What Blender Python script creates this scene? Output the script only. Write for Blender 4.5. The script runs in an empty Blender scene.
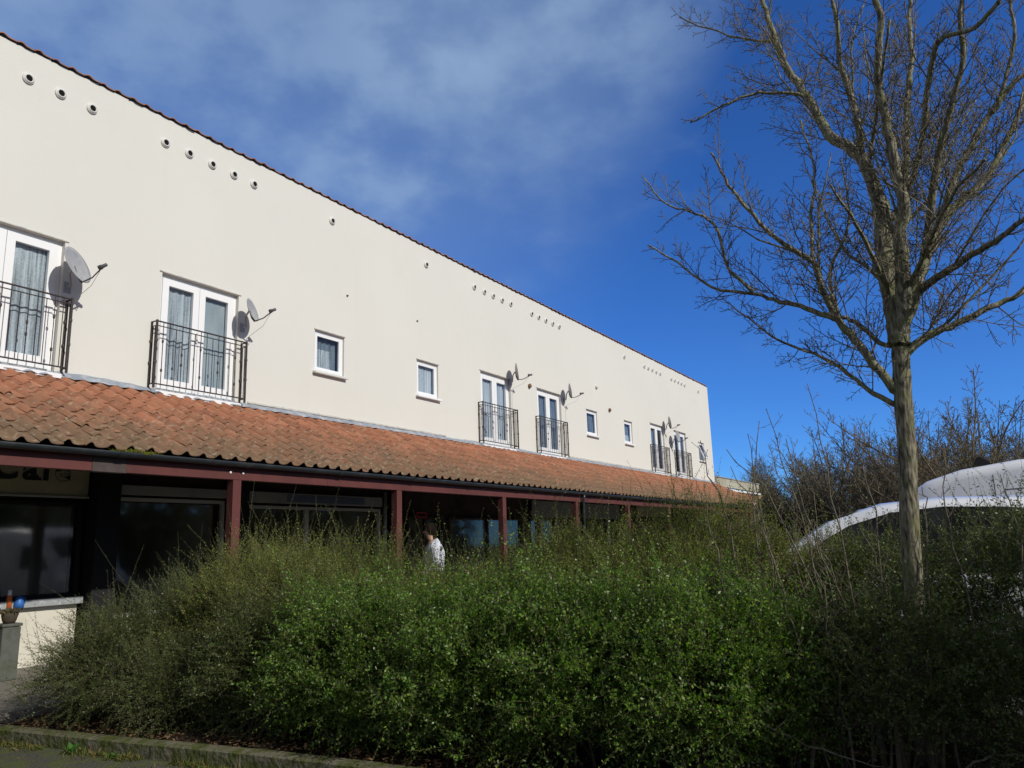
import bpy, bmesh, math, random
import numpy as np
from mathutils import Vector, Matrix

random.seed(7)
RNG = np.random.default_rng(11)
SC = bpy.context.scene
COL = SC.collection
EYE = 1.55
rad = math.radians

# ------------------------------------------------------------------ camera, sky, sun, exposure
cam_data = bpy.data.cameras.new('camera')
cam = bpy.data.objects.new('camera', cam_data); COL.objects.link(cam)
cam_data.sensor_width = 36.0
cam_data.lens = 776.667 / 1024 * 36.0
cam_data.clip_start = 0.05
cam_data.clip_end = 3000
RC = np.array([[0.51772367, -0.15596696, -0.84121133],
               [-0.85496534, -0.13059552, -0.50197518],
               [-0.03156689, 0.97909096, -0.20095874]])      # columns: camera right, up, back
cam.matrix_world = Matrix([[RC[0, 0], RC[0, 1], RC[0, 2], 0], [RC[1, 0], RC[1, 1], RC[1, 2], 0],
                           [RC[2, 0], RC[2, 1], RC[2, 2], EYE], [0, 0, 0, 1]])
SC.camera = cam

SUN_EL = rad(33.0)
SUN_AZ = rad(-7.0)                       # from -Y turned toward +X
sdir = Vector((math.sin(SUN_AZ) * math.cos(SUN_EL), -math.cos(SUN_AZ) * math.cos(SUN_EL), math.sin(SUN_EL)))
sd = bpy.data.lights.new('sun', 'SUN'); sd.energy = 3.7; sd.angle = rad(0.53); sd.color = (1.0, 0.955, 0.86)
so = bpy.data.objects.new('sun', sd); COL.objects.link(so)
so.rotation_euler = sdir.to_track_quat('Z', 'Y').to_euler()
so.location = (0, -20, 30)

W = bpy.data.worlds.new('World'); SC.world = W; W.use_nodes = True
wn, wl = W.node_tree.nodes, W.node_tree.links
wn.clear()
out = wn.new('ShaderNodeOutputWorld')
sky = wn.new('ShaderNodeTexSky'); sky.sky_type = 'NISHITA'; sky.sun_disc = False
sky.sun_elevation = SUN_EL
sky.sun_rotation = math.atan2(sdir.x, sdir.y)
sky.altitude = 1500; sky.air_density = 1.0; sky.dust_density = 0.0; sky.ozone_density = 5.0
bg = wn.new('ShaderNodeBackground'); bg.inputs['Strength'].default_value = 0.085
# camera white balance: this photograph renders skylight a strong blue
tn = wn.new('ShaderNodeMix'); tn.data_type = 'RGBA'; tn.blend_type = 'MULTIPLY'; tn.inputs['Factor'].default_value = 1
tn.inputs['B'].default_value = (0.45, 0.94, 1.62, 1)
wl.new(sky.outputs[0], tn.inputs['A']); wl.new(tn.outputs['Result'], bg.inputs['Color'])
tc = wn.new('ShaderNodeTexCoord')
sep = wn.new('ShaderNodeSeparateXYZ'); wl.new(tc.outputs['Generated'], sep.inputs[0])
def wmath(op, a, b=None, c=None, clamp=False):
    n = wn.new('ShaderNodeMath'); n.operation = op; n.use_clamp = clamp
    for i, x in enumerate((a, b, c)):
        if x is None: continue
        if isinstance(x, (int, float)): n.inputs[i].default_value = x
        else: wl.new(x, n.inputs[i])
    return n.outputs[0]
zz = wmath('MAXIMUM', sep.outputs[2], 0.06)
cu = wmath('DIVIDE', sep.outputs[0], zz); cv = wmath('DIVIDE', sep.outputs[1], zz)
cmb = wn.new('ShaderNodeCombineXYZ'); wl.new(cu, cmb.inputs[0]); wl.new(cv, cmb.inputs[1])
nz = wn.new('ShaderNodeTexNoise'); nz.inputs['Scale'].default_value = 7.5; nz.inputs['Detail'].default_value = 5
nz.inputs['Roughness'].default_value = 0.52; nz.inputs['Distortion'].default_value = 0.0
mpc = wn.new('ShaderNodeMapping'); mpc.inputs['Scale'].default_value = (1.0, 1.0, 1.6); wl.new(tc.outputs['Generated'], mpc.inputs[0])
wl.new(mpc.outputs[0], nz.inputs['Vector'])
nz2 = wn.new('ShaderNodeTexNoise'); nz2.inputs['Scale'].default_value = 2.6; nz2.inputs['Detail'].default_value = 2
wl.new(mpc.outputs[0], nz2.inputs['Vector'])
# the bank of thin cloud stands over the left of the view: a broad lobe round one sky direction
def lobe(d, lo, hi):
    vn = wn.new('ShaderNodeVectorMath'); vn.operation = 'DOT_PRODUCT'
    wl.new(tc.outputs['Generated'], vn.inputs[0]); vn.inputs[1].default_value = d
    mr = wn.new('ShaderNodeMapRange'); mr.interpolation_type = 'SMOOTHSTEP'
    mr.inputs['From Min'].default_value = lo; mr.inputs['From Max'].default_value = hi
    wl.new(vn.outputs['Value'], mr.inputs['Value'])
    return mr.outputs[0]
l1 = lobe((0.45, 0.68, 0.58), 0.80, 0.985)
l2 = lobe((0.69, 0.36, 0.63), 0.970, 0.994)
lb = wmath('MAXIMUM', l1, l2)
nsum = wmath('ADD', wmath('MULTIPLY', nz.outputs[0], 0.72), wmath('MULTIPLY', nz2.outputs[0], 0.28))
mr = wn.new('ShaderNodeMapRange'); mr.interpolation_type = 'SMOOTHSTEP'
mr.inputs['From Min'].default_value = 0.38; mr.inputs['From Max'].default_value = 0.60
wl.new(nsum, mr.inputs['Value'])
mr2 = wn.new('ShaderNodeMapRange'); mr2.interpolation_type = 'SMOOTHSTEP'
mr2.inputs['From Min'].default_value = 0.56; mr2.inputs['From Max'].default_value = 0.74
wl.new(nz.outputs[0], mr2.inputs['Value'])
wsp = wmath('MULTIPLY', mr2.outputs[0], lobe((0.80, 0.42, 0.43), 0.93, 0.99))     # stray wisps further down
cf = wmath('MULTIPLY', wmath('MULTIPLY', mr.outputs[0], lb), 0.30)
cf = wmath('ADD', wmath('ADD', wmath('ADD', cf, wmath('MULTIPLY', l2, 0.14)), wmath('MULTIPLY', l1, 0.27)), wmath('MULTIPLY', wsp, 0.08), clamp=True)
bgc = wn.new('ShaderNodeBackground'); bgc.inputs['Color'].default_value = (0.33, 0.475, 0.68, 1); bgc.inputs['Strength'].default_value = 1.0
mx = wn.new('ShaderNodeMixShader')
wl.new(cf, mx.inputs[0]); wl.new(bg.outputs[0], mx.inputs[1]); wl.new(bgc.outputs[0], mx.inputs[2])
# unseen broken cloud added behind the camera for neutral fill light
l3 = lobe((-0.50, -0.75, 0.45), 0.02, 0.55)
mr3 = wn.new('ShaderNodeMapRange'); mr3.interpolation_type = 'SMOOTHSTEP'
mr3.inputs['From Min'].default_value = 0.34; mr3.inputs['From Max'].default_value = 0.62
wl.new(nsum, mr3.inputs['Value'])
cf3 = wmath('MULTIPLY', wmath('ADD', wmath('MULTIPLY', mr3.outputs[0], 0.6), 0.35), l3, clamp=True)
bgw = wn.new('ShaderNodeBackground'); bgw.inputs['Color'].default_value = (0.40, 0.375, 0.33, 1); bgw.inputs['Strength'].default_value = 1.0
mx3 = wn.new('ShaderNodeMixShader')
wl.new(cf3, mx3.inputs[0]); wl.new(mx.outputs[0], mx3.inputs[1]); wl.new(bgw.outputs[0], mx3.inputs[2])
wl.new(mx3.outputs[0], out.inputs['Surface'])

SC.view_settings.view_transform = 'Standard'
SC.view_settings.look = 'None'
SC.view_settings.exposure = 0.0
SC.view_settings.gamma = 1.0
SC.view_settings.use_curve_mapping = False
SC.render.engine = 'CYCLES'
SC.cycles.max_bounces = 8
SC.cycles.transparent_max_bounces = 12

# ------------------------------------------------------------------ materials
def mat(name, col, rough=0.7, spec=0.4, metal=0.0, noise=None, bump=None, coat=0.0):
    """noise=(scale, colour2, lo, hi[, detail]); bump=(scale, strength, distance)"""
    m = bpy.data.materials.new(name); m.use_nodes = True
    n, l = m.node_tree.nodes, m.node_tree.links
    b = n['Principled BSDF']
    b.inputs['Base Color'].default_value = (*col, 1)
    b.inputs['Roughness'].default_value = rough
    b.inputs['Metallic'].default_value = metal
    b.inputs['Specular IOR Level'].default_value = spec
    if coat: b.inputs['Coat Weight'].default_value = coat; b.inputs['Coat Roughness'].default_value = 0.05
    t = n.new('ShaderNodeTexCoord')
    if noise:
        nt = n.new('ShaderNodeTexNoise'); nt.inputs['Scale'].default_value = noise[0]
        nt.inputs['Detail'].default_value = noise[4] if len(noise) > 4 else 5
        nt.inputs['Roughness'].default_value = 0.6
        l.new(t.outputs['Object'], nt.inputs['Vector'])
        r = n.new('ShaderNodeMapRange'); r.inputs['From Min'].default_value = noise[2]; r.inputs['From Max'].default_value = noise[3]
        l.new(nt.outputs[0], r.inputs['Value'])
        mxn = n.new('ShaderNodeMix'); mxn.data_type = 'RGBA'
        mxn.inputs['A'].default_value = (*col, 1); mxn.inputs['B'].default_value = (*noise[1], 1)
        l.new(r.outputs[0], mxn.inputs['Factor']); l.new(mxn.outputs['Result'], b.inputs['Base Color'])
    if bump:
        bt = n.new('ShaderNodeTexNoise'); bt.inputs['Scale'].default_value = bump[0]; bt.inputs['Detail'].default_value = 4
        l.new(t.outputs['Object'], bt.inputs['Vector'])
        bn = n.new('ShaderNodeBump'); bn.inputs['Strength'].default_value = bump[1]; bn.inputs['Distance'].default_value = bump[2]
        l.new(bt.outputs[0], bn.inputs['Height']); l.new(bn.outputs[0], b.inputs['Normal'])
    return m

def leaf_mat(name, cols, rough=0.42, trans=0.25, spec=0.45):
    m = bpy.data.materials.new(name); m.use_nodes = True
    n, l = m.node_tree.nodes, m.node_tree.links
    b = n['Principled BSDF']; o = n['Material Output']
    g = n.new('ShaderNodeNewGeometry')
    cr = n.new('ShaderNodeValToRGB'); e = cr.color_ramp.elements
    while len(e) < len(cols): e.new(0.5)
    for i, c in enumerate(cols):
        e[i].position = i / (len(cols) - 1); e[i].color = (*c, 1)
    l.new(g.outputs['Random Per Island'], cr.inputs[0]); l.new(cr.outputs[0], b.inputs['Base Color'])
    b.inputs['Roughness'].default_value = rough; b.inputs['Specular IOR Level'].default_value = spec
    t = n.new('ShaderNodeBsdfTranslucent')
    hs = n.new('ShaderNodeHueSaturation'); hs.inputs['Value'].default_value = 1.5; hs.inputs['Saturation'].default_value = 1.1
    l.new(cr.outputs[0], hs.inputs['Color']); l.new(hs.outputs[0], t.inputs['Color'])
    mxs = n.new('ShaderNodeMixShader'); mxs.inputs[0].default_value = trans
    l.new(b.outputs[0], mxs.inputs[1]); l.new(t.outputs[0], mxs.inputs[2]); l.new(mxs.outputs[0], o.inputs['Surface'])
    return m

def glass_mat(name, tint=(0.90, 0.93, 0.95), facmin=0.0):
    m = bpy.data.materials.new(name); m.use_nodes = True
    n, l = m.node_tree.nodes, m.node_tree.links
    n.remove(n['Principled BSDF']); o = n['Material Output']
    tr = n.new('ShaderNodeBsdfTransparent'); tr.inputs[0].default_value = (*tint, 1)
    gl = n.new('ShaderNodeBsdfGlossy'); gl.inputs['Roughness'].default_value = 0.05
    fr = n.new('ShaderNodeFresnel'); fr.inputs[0].default_value = 1.5
    ad = n.new('ShaderNodeMath'); ad.operation = 'ADD'; ad.inputs[1].default_value = facmin; ad.use_clamp = True
    gm = n.new('ShaderNodeNewGeometry'); iv = n.new('ShaderNodeMath'); iv.operation = 'SUBTRACT'; iv.inputs[0].default_value = 1
    l.new(gm.outputs['Backfacing'], iv.inputs[1])
    ml = n.new('ShaderNodeMath'); ml.operation = 'MULTIPLY'; l.new(fr.outputs[0], ml.inputs[0]); l.new(iv.outputs[0], ml.inputs[1])
    l.new(ml.outputs[0], ad.inputs[0])
    mxs = n.new('ShaderNodeMixShader'); l.new(ad.outputs[0], mxs.inputs[0]); l.new(tr.outputs[0], mxs.inputs[1]); l.new(gl.outputs[0], mxs.inputs[2])
    l.new(mxs.outputs[0], o.inputs['Surface'])
    return m

def render_mat():
    """cream masonry paint: faint broad tone changes, rain streaks, dirt near the foot"""
    m = bpy.data.materials.new('cream_paint'); m.use_nodes = True
    n, l = m.node_tree.nodes, m.node_tree.links
    b = n['Principled BSDF']; b.inputs['Roughness'].default_value = 0.85; b.inputs['Specular IOR Level'].default_value = 0.25
    t = n.new('ShaderNodeTexCoord')
    def noise(scale, sx=1, sz=1, detail=4):
        mp = n.new('ShaderNodeMapping'); mp.inputs['Scale'].default_value = (sx, 1, sz)
        l.new(t.outputs['Object'], mp.inputs[0])
        q = n.new('ShaderNodeTexNoise'); q.inputs['Scale'].default_value = scale; q.inputs['Detail'].default_value = detail
        l.new(mp.outputs[0], q.inputs['Vector']); return q.outputs[0]
    def rng(v, lo, hi, a, c):
        r = n.new('ShaderNodeMapRange'); r.inputs['From Min'].default_value = lo; r.inputs['From Max'].default_value = hi
        r.inputs['To Min'].default_value = a; r.inputs['To Max'].default_value = c; l.new(v, r.inputs['Value']); return r.outputs[0]
    def mix(f, a, c):
        x = n.new('ShaderNodeMix'); x.data_type = 'RGBA'
        l.new(f, x.inputs['Factor'])
        if isinstance(a, tuple): x.inputs['A'].default_value = (*a, 1)
        else: l.new(a, x.inputs['A'])
        x.inputs['B'].default_value = (*c, 1); return x.outputs['Result']
    c = mix(rng(noise(0.35), 0.35, 0.7, 0, 1), (0.655, 0.648, 0.606), (0.632, 0.625, 0.586))
    c = mix(rng(noise(1.0, 5.0, 0.35, 5), 0.58, 0.82, 0, 0.16), c, (0.56, 0.53, 0.45))
    c = mix(rng(noise(2.2, 1, 1, 8), 0.60, 0.78, 0, 0.22), c, (0.60, 0.57, 0.50))
    l.new(c, b.inputs['Base Color'])
    q = n.new('ShaderNodeTexNoise'); q.inputs['Scale'].default_value = 55; q.inputs['Detail'].default_value = 5
    l.new(t.outputs['Object'], q.inputs['Vector'])
    q2 = n.new('ShaderNodeTexNoise'); q2.inputs['Scale'].default_value = 1.3; q2.inputs['Detail'].default_value = 2
    l.new(t.outputs['Object'], q2.inputs['Vector'])
    bn = n.new('ShaderNodeBump'); bn.inputs['Strength'].default_value = 0.35; bn.inputs['Distance'].default_value = 0.006
    l.new(q.outputs[0], bn.inputs['Height'])
    bn2 = n.new('ShaderNodeBump'); bn2.inputs['Strength'].default_value = 0.25; bn2.inputs['Distance'].default_value = 0.03
    l.new(q2.outputs[0], bn2.inputs['Height']); l.new(bn.outputs[0], bn2.inputs['Normal']); l.new(bn2.outputs[0], b.inputs['Normal'])
    return m

def tile_mat(name, per=0.25):
    """clay pantiles: each tile its own shade, lichen and dirt thickest on the lower courses"""
    m = bpy.data.materials.new(name); m.use_nodes = True
    n, l = m.node_tree.nodes, m.node_tree.links
    b = n['Principled BSDF']; b.inputs['Roughness'].default_value = 0.88; b.inputs['Specular IOR Level'].default_value = 0.2
    at = n.new('ShaderNodeAttribute'); at.attribute_name = 'tile'
    cr = n.new('ShaderNodeValToRGB'); e = cr.color_ramp.elements
    e[0].position = 0; e[0].color = (0.23, 0.10, 0.060, 1); e[1].position = 1; e[1].color = (0.345, 0.15, 0.088, 1)
    x = e.new(0.45); x.color = (0.285, 0.122, 0.070, 1)
    l.new(at.outputs['Fac'], cr.inputs[0])
    t = n.new('ShaderNodeTexCoord')
    q = n.new('ShaderNodeTexNoise'); q.inputs['Scale'].default_value = 5.5; q.inputs['Detail'].default_value = 7; q.inputs['Roughness'].default_value = 0.7
    l.new(t.outputs['Object'], q.inputs['Vector'])
    q3 = n.new('ShaderNodeTexNoise'); q3.inputs['Scale'].default_value = 1.3; q3.inputs['Detail'].default_value = 3
    l.new(t.outputs['Object'], q3.inputs['Vector'])
    a2 = n.new('ShaderNodeAttribute'); a2.attribute_name = 'age'       # 0 ridge .. 1 eaves
    def M(op, a, c):
        k = n.new('ShaderNodeMath'); k.operation = op
        for i, v in enumerate((a, c)):
            if isinstance(v, (int, float)): k.inputs[i].default_value = v
            else: l.new(v, k.inputs[i])
        return k.outputs[0]
    s = M('ADD', M('MULTIPLY', a2.outputs['Fac'], 0.62), M('ADD', M('MULTIPLY', q.outputs[0], 0.75), M('MULTIPLY', q3.outputs[0], 0.55)))
    r = n.new('ShaderNodeMapRange'); r.inputs['From Min'].default_value = 0.78; r.inputs['From Max'].default_value = 1.26
    r.inputs['To Max'].default_value = 0.85
    l.new(s, r.inputs['Value'])
    mxn = n.new('ShaderNodeMix'); mxn.data_type = 'RGBA'; mxn.inputs['B'].default_value = (0.132, 0.098, 0.064, 1)
    l.new(cr.outputs[0], mxn.inputs['A']); l.new(r.outputs[0], mxn.inputs['Factor'])
    q4 = n.new('ShaderNodeTexNoise'); q4.inputs['Scale'].default_value = 14; q4.inputs['Detail'].default_value = 5
    l.new(t.outputs['Object'], q4.inputs['Vector'])
    r4 = n.new('ShaderNodeMapRange'); r4.inputs['From Min'].default_value = 0.56; r4.inputs['From Max'].default_value = 0.72; r4.inputs['To Max'].default_value = 0.55
    l.new(q4.outputs[0], r4.inputs['Value'])
    m2 = n.new('ShaderNodeMix'); m2.data_type = 'RGBA'; m2.inputs['B'].default_value = (0.36, 0.31, 0.22, 1)
    l.new(mxn.outputs['Result'], m2.inputs['A']); l.new(r4.outputs[0], m2.inputs['Factor'])
    l.new(m2.outputs['Result'], b.inputs['Base Color'])
    bn = n.new('ShaderNodeBump'); bn.inputs['Strength'].default_value = 0.5; bn.inputs['Distance'].default_value = 0.01
    l.new(q.outputs[0], bn.inputs['Height']); l.new(bn.outputs[0], b.inputs['Normal'])
    return m

M = {}
M['render'] = render_mat()
M['tile'] = tile_mat('clay_tile')
M['upvc'] = mat('white_upvc', (0.80, 0.81, 0.82), 0.35, 0.5)
M['glass'] = glass_mat('window_glass')
M['glass_sky'] = glass_mat('window_glass_reflective', (0.90, 0.93, 0.95), 0.0)
M['shopglass'] = glass_mat('shop_glass', (0.88, 0.90, 0.88), 0.03)
def curtain_mat(name, c1, c2, sx=34, sz=1.2):  # vertical colour streaks stand in for shading in the pleats
    m = bpy.data.materials.new(name); m.use_nodes = True
    n, l = m.node_tree.nodes, m.node_tree.links
    b = n['Principled BSDF']; b.inputs['Roughness'].default_value = .9; b.inputs['Specular IOR Level'].default_value = .1
    t = n.new('ShaderNodeTexCoord'); mp = n.new('ShaderNodeMapping'); mp.inputs['Scale'].default_value = (sx, 1, sz); l.new(t.outputs['Object'], mp.inputs[0])
    q = n.new('ShaderNodeTexNoise'); q.inputs['Scale'].default_value = 1.0; q.inputs['Detail'].default_value = 4; l.new(mp.outputs[0], q.inputs['Vector'])
    q2 = n.new('ShaderNodeTexNoise'); q2.inputs['Scale'].default_value = 38; q2.inputs['Detail'].default_value = 2; l.new(t.outputs['Object'], q2.inputs['Vector'])
    a = n.new('ShaderNodeMath'); a.operation = 'MULTIPLY_ADD'; a.inputs[1].default_value = .35; l.new(q2.outputs[0], a.inputs[0]); l.new(q.outputs[0], a.inputs[2])
    r = n.new('ShaderNodeMapRange'); r.inputs['From Min'].default_value = .52; r.inputs['From Max'].default_value = .82; l.new(a.outputs[0], r.inputs['Value'])
    x = n.new('ShaderNodeMix'); x.data_type = 'RGBA'; x.inputs['A'].default_value = (*c1, 1); x.inputs['B'].default_value = (*c2, 1)
    l.new(r.outputs[0], x.inputs['Factor']); l.new(x.outputs['Result'], b.inputs['Base Color']); return m
M['net'] = curtain_mat('net_curtain', (0.26, 0.285, 0.30), (0.62, 0.645, 0.66))
M['drape'] = curtain_mat('pale_drape', (0.34, 0.37, 0.40), (0.66, 0.68, 0.70), 22, .5)
M['drape_blue'] = curtain_mat('grey_blue_blind', (0.34, 0.38, 0.40), (0.42, 0.46, 0.47), 3, 1)
M['drape_dim'] = curtain_mat('dim_blue_drape', (0.10, 0.125, 0.16), (0.24, 0.28, 0.32), 16, .5)
M['room'] = mat('dark_room', (0.20, 0.20, 0.205), 0.9, 0.1)
M['iron'] = mat('black_iron', (0.035, 0.028, 0.026), 0.5, 0.4, noise=(20, (0.09, 0.05, 0.035), 0.5, 0.75))
M['lead'] = mat('lead_flashing', (0.23, 0.26, 0.31), 0.6, 0.4, noise=(6, (0.42, 0.44, 0.46), 0.45, 0.7), bump=(9, 0.5, 0.01))
M['mortar'] = mat('pale_mortar', (0.55, 0.53, 0.48), 0.9, 0.2, noise=(7, (0.35, 0.36, 0.38), 0.45, 0.7))
M['maroon'] = mat('maroon_paint', (0.118, 0.038, 0.034), 0.6, 0.25, noise=(3.5, (0.088, 0.031, 0.028), 0.4, 0.7), bump=(40, 0.15, 0.003))
M['greypanel'] = mat('grey_patch_board', (0.062, 0.045, 0.042), 0.7, 0.3, noise=(8, (0.085, 0.065, 0.06), 0.4, 0.7))
M['gutter'] = mat('dark_grey_gutter', (0.022, 0.027, 0.031), 0.38, 0.5, noise=(5, (0.05, 0.055, 0.055), 0.5, 0.75))
M['soffit'] = mat('dark_timber', (0.045, 0.030, 0.024), 0.8, 0.2, noise=(5, (0.018, 0.014, 0.012), 0.4, 0.7))
M['riser'] = mat('cream_riser', (0.62, 0.59, 0.50), 0.8, 0.3, noise=(3, (0.48, 0.45, 0.37), 0.45, 0.75))
M['sillgrey'] = mat('grey_sill', (0.30, 0.32, 0.33), 0.6, 0.4, noise=(20, (0.5, 0.5, 0.5), 0.55, 0.65))
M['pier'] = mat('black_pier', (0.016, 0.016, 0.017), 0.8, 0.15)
M['shopframe'] = mat('off_white_frame', (0.40, 0.40, 0.37), 0.5, 0.4)
M['signcream'] = mat('cream_sign_board', (0.42, 0.38, 0.25), 0.6, 0.3, noise=(2, (0.34, 0.31, 0.21), 0.4, 0.7))
M['signgrey'] = mat('grey_sign_board', (0.30, 0.30, 0.28), 0.6, 0.3, noise=(2, (0.22, 0.23, 0.22), 0.4, 0.7))
M['signblue'] = mat('faded_blue_panel', (0.10, 0.13, 0.19), 0.6, 0.3)
M['blackletter'] = mat('black_letter', (0.008, 0.008, 0.008), 0.5, 0.4)
M['red'] = mat('red_panel', (0.42, 0.015, 0.02), 0.5, 0.4)
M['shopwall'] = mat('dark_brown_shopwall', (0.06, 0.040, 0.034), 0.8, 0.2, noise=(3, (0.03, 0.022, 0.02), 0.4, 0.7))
M['ventwhite'] = mat('grey_white_pipe', (0.62, 0.62, 0.60), 0.5, 0.4)
M['hole'] = mat('vent_hole', (0.01, 0.01, 0.01), 0.9, 0.1)
M['dish'] = mat('grey_dish', (0.34, 0.345, 0.36), 0.5, 0.4, noise=(9, (0.27, 0.27, 0.28), 0.4, 0.7))
M['dishdark'] = mat('dark_dish_arm', (0.06, 0.06, 0.065), 0.5, 0.4)
M['moss'] = leaf_mat('moss', [(0.10, 0.13, 0.015), (0.20, 0.22, 0.03), (0.15, 0.12, 0.03)], 0.9, 0.1, 0.1)
M['cable'] = mat('white_cable', (0.6, 0.6, 0.58), 0.6, 0.3)

# ------------------------------------------------------------------ mesh helpers
class MB:
    def __init__(s): s.v = []; s.f = []
    def add(s, vs, fs):
        o = len(s.v); s.v += [tuple(map(float, p)) for p in vs]; s.f += [tuple(i + o for i in f) for f in fs]; return s
    def box(s, x0, x1, y0, y1, z0, z1):
        vs = [(x0, y0, z0), (x1, y0, z0), (x1, y1, z0), (x0, y1, z0), (x0, y0, z1), (x1, y0, z1), (x1, y1, z1), (x0, y1, z1)]
        return s.add(vs, [(0, 3, 2, 1), (4, 5, 6, 7), (0, 1, 5, 4), (1, 2, 6, 5), (2, 3, 7, 6), (3, 0, 4, 7)])
    def tube(s, pts, r, sides=6, cap=True):
        pts = [Vector(p) for p in pts]; n = len(pts)
        if not hasattr(r, '__len__'): r = [r] * n
        vs = []; u = None
        for i, p in enumerate(pts):
            t = (pts[min(i + 1, n - 1)] - pts[max(i - 1, 0)]).normalized()
            if u is None:
                u = t.orthogonal().normalized()
            else:
                u = (u - t * u.dot(t)); u = u.normalized() if u.length > 1e-6 else t.orthogonal().normalized()
            w = t.cross(u)
            for k in range(sides):
                a = 2 * math.pi * k / sides
                vs.append(p + (u * math.cos(a) + w * math.sin(a)) * r[i])
        fs = [(i * sides + k, i * sides + (k + 1) % sides, (i + 1) * sides + (k + 1) % sides, (i + 1) * sides + k) for i in range(n - 1) for k in range(sides)]
        if cap: fs += [tuple(reversed(range(sides))), tuple((n - 1) * sides + k for k in range(sides))]
        return s.add(vs, fs)
    def lathe(s, c, axis, prof, sides=20):
        """prof: list of (distance along axis, radius)"""
        a = Vector(axis).normalized(); u = a.orthogonal().normalized(); w = a.cross(u); c = Vector(c)
        vs = [c + a * h + (u * math.cos(2 * math.pi * k / sides) + w * math.sin(2 * math.pi * k / sides)) * r for h, r in prof for k in range(sides)]
        n = len(prof)
        fs = [(i * sides + k, i * sides + (k + 1) % sides, (i + 1) * sides + (k + 1) % sides, (i + 1) * sides + k) for i in range(n - 1) for k in range(sides)]
        return s.add(vs, fs)
    def build(s, name, material, parent=None, smooth=False, bevel=0.0):
        me = bpy.data.meshes.new(name); me.from_pydata(s.v, [], s.f); me.update()
        me.materials.append(material)
        if smooth: me.polygons.foreach_set('use_smooth', [True] * len(me.polygons))
        o = bpy.data.objects.new(name, me); COL.objects.link(o)
        if parent is not None: o.parent = parent
        if bevel:
            b = o.modifiers.new('bevel', 'BEVEL'); b.width = bevel; b.segments = 2; b.limit_method = 'ANGLE'
        return o

def np_mesh(name, verts, quads, material, parent=None, smooth=False, tris=None):
    verts = np.asarray(verts, np.float32).reshape(-1, 3); quads = np.asarray(quads, np.int32)
    k = quads.shape[1]
    me = bpy.data.meshes.new(name)
    me.vertices.add(len(verts)); me.vertices.foreach_set('co', verts.ravel())
    me.loops.add(quads.size); me.loops.foreach_set('vertex_index', quads.ravel())
    me.polygons.add(len(quads)); me.polygons.foreach_set('loop_start', np.arange(0, quads.size, k, dtype=np.int32))
    if smooth: me.polygons.foreach_set('use_smooth', np.ones(len(quads), bool))
    me.update(calc_edges=True); me.validate()
    me.materials.append(material)
    o = bpy.data.objects.new(name, me); COL.objects.link(o)
    if parent is not None: o.parent = parent
    return o

def tag(o, label=None, cat=None, group=None, kind=None):
    if label: o['label'] = label
    if cat: o['category'] = cat
    if group: o['group'] = group
    if kind: o['kind'] = kind
    return o
def empty(name, loc=(0, 0, 0), rz=0.0):
    o = bpy.data.objects.new(name, None); COL.objects.link(o); o.location = loc; o.rotation_euler = (0, 0, rz)
    o.empty_display_size = 0.2
    return o
def copy_tree(o, parent=None):
    c = o.copy(); COL.objects.link(c)
    if parent is not None: c.parent = parent
    for ch in [x for x in bpy.data.objects if x.parent == o]: copy_tree(ch, c)
    return c

# ------------------------------------------------------------------ ground
def sheet(name, x0, x1, y0, y1, z, m, kind='structure', sub=1):
    mb = MB(); mb.box(x0, x1, y0, y1, z - 0.06, z)
    o = mb.build(name, m); tag(o, kind=kind); return o
M['turf'] = mat('rough_turf', (0.045, 0.055, 0.02), 0.95, 0.1, noise=(0.25, (0.075, 0.065, 0.03), 0.4, 0.7), bump=(3, 0.5, 0.05))
M['asphalt'] = mat('mossy_asphalt', (0.075, 0.074, 0.060), 0.95, 0.2, noise=(5.0, (0.080, 0.096, 0.034), 0.44, 0.60, 10), bump=(38, 1.0, 0.025))
M['tarmac'] = mat('car_park_tarmac', (0.05, 0.05, 0.052), 0.9, 0.3, noise=(2.0, (0.07, 0.068, 0.065), 0.45, 0.7), bump=(60, 0.6, 0.006))
M['soil'] = mat('bed_soil', (0.028, 0.020, 0.013), 0.95, 0.1, noise=(9, (0.055, 0.04, 0.025), 0.5, 0.7), bump=(14, 1.0, 0.05))
M['kerbstone'] = mat('mossy_concrete_kerb', (0.135, 0.125, 0.09), 0.95, 0.1, noise=(7, (0.07, 0.082, 0.026), 0.40, 0.58, 9), bump=(22, 1.0, 0.02))
M['slab'] = mat('paving_slab', (0.20, 0.185, 0.16), 0.9, 0.2, noise=(3, (0.13, 0.12, 0.10), 0.45, 0.7), bump=(30, 0.5, 0.004))

mb = MB(); mb.add([(-700, -700, -0.02), (900, -700, -0.02), (900, 700, -0.02), (-700, 700, -0.02)], [(0, 1, 2, 3)])
tag(mb.build('ground', M['turf']), kind='structure')
mb = MB(); mb.add([(-30, -30, 0), (7.4, -30, 0), (7.4, 8.1, 0), (-30, 8.1, 0)], [(0, 1, 2, 3)])
tag(mb.build('road', M['asphalt']), kind='structure')
mb = MB(); mb.box(7.35, 60, -40, 8.1, -0.01, 0.15)
tag(mb.build('car_park', M['tarmac']), kind='structure')
# paved walk under the canopy, in slabs
mb = MB()
for i in range(-16, 62):
    for j in range(5):
        g = 0.004
        mb.box(i * 0.75 + g, (i + 1) * 0.75 - g, 8.1 + j * 0.62 + g, 8.1 + (j + 1) * 0.62 - g, 0.0, 0.15 - (0.004 if (i * 7 + j * 3) % 5 == 0 else 0))
tag(mb.build('pavement', M['slab']), kind='structure')
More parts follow.
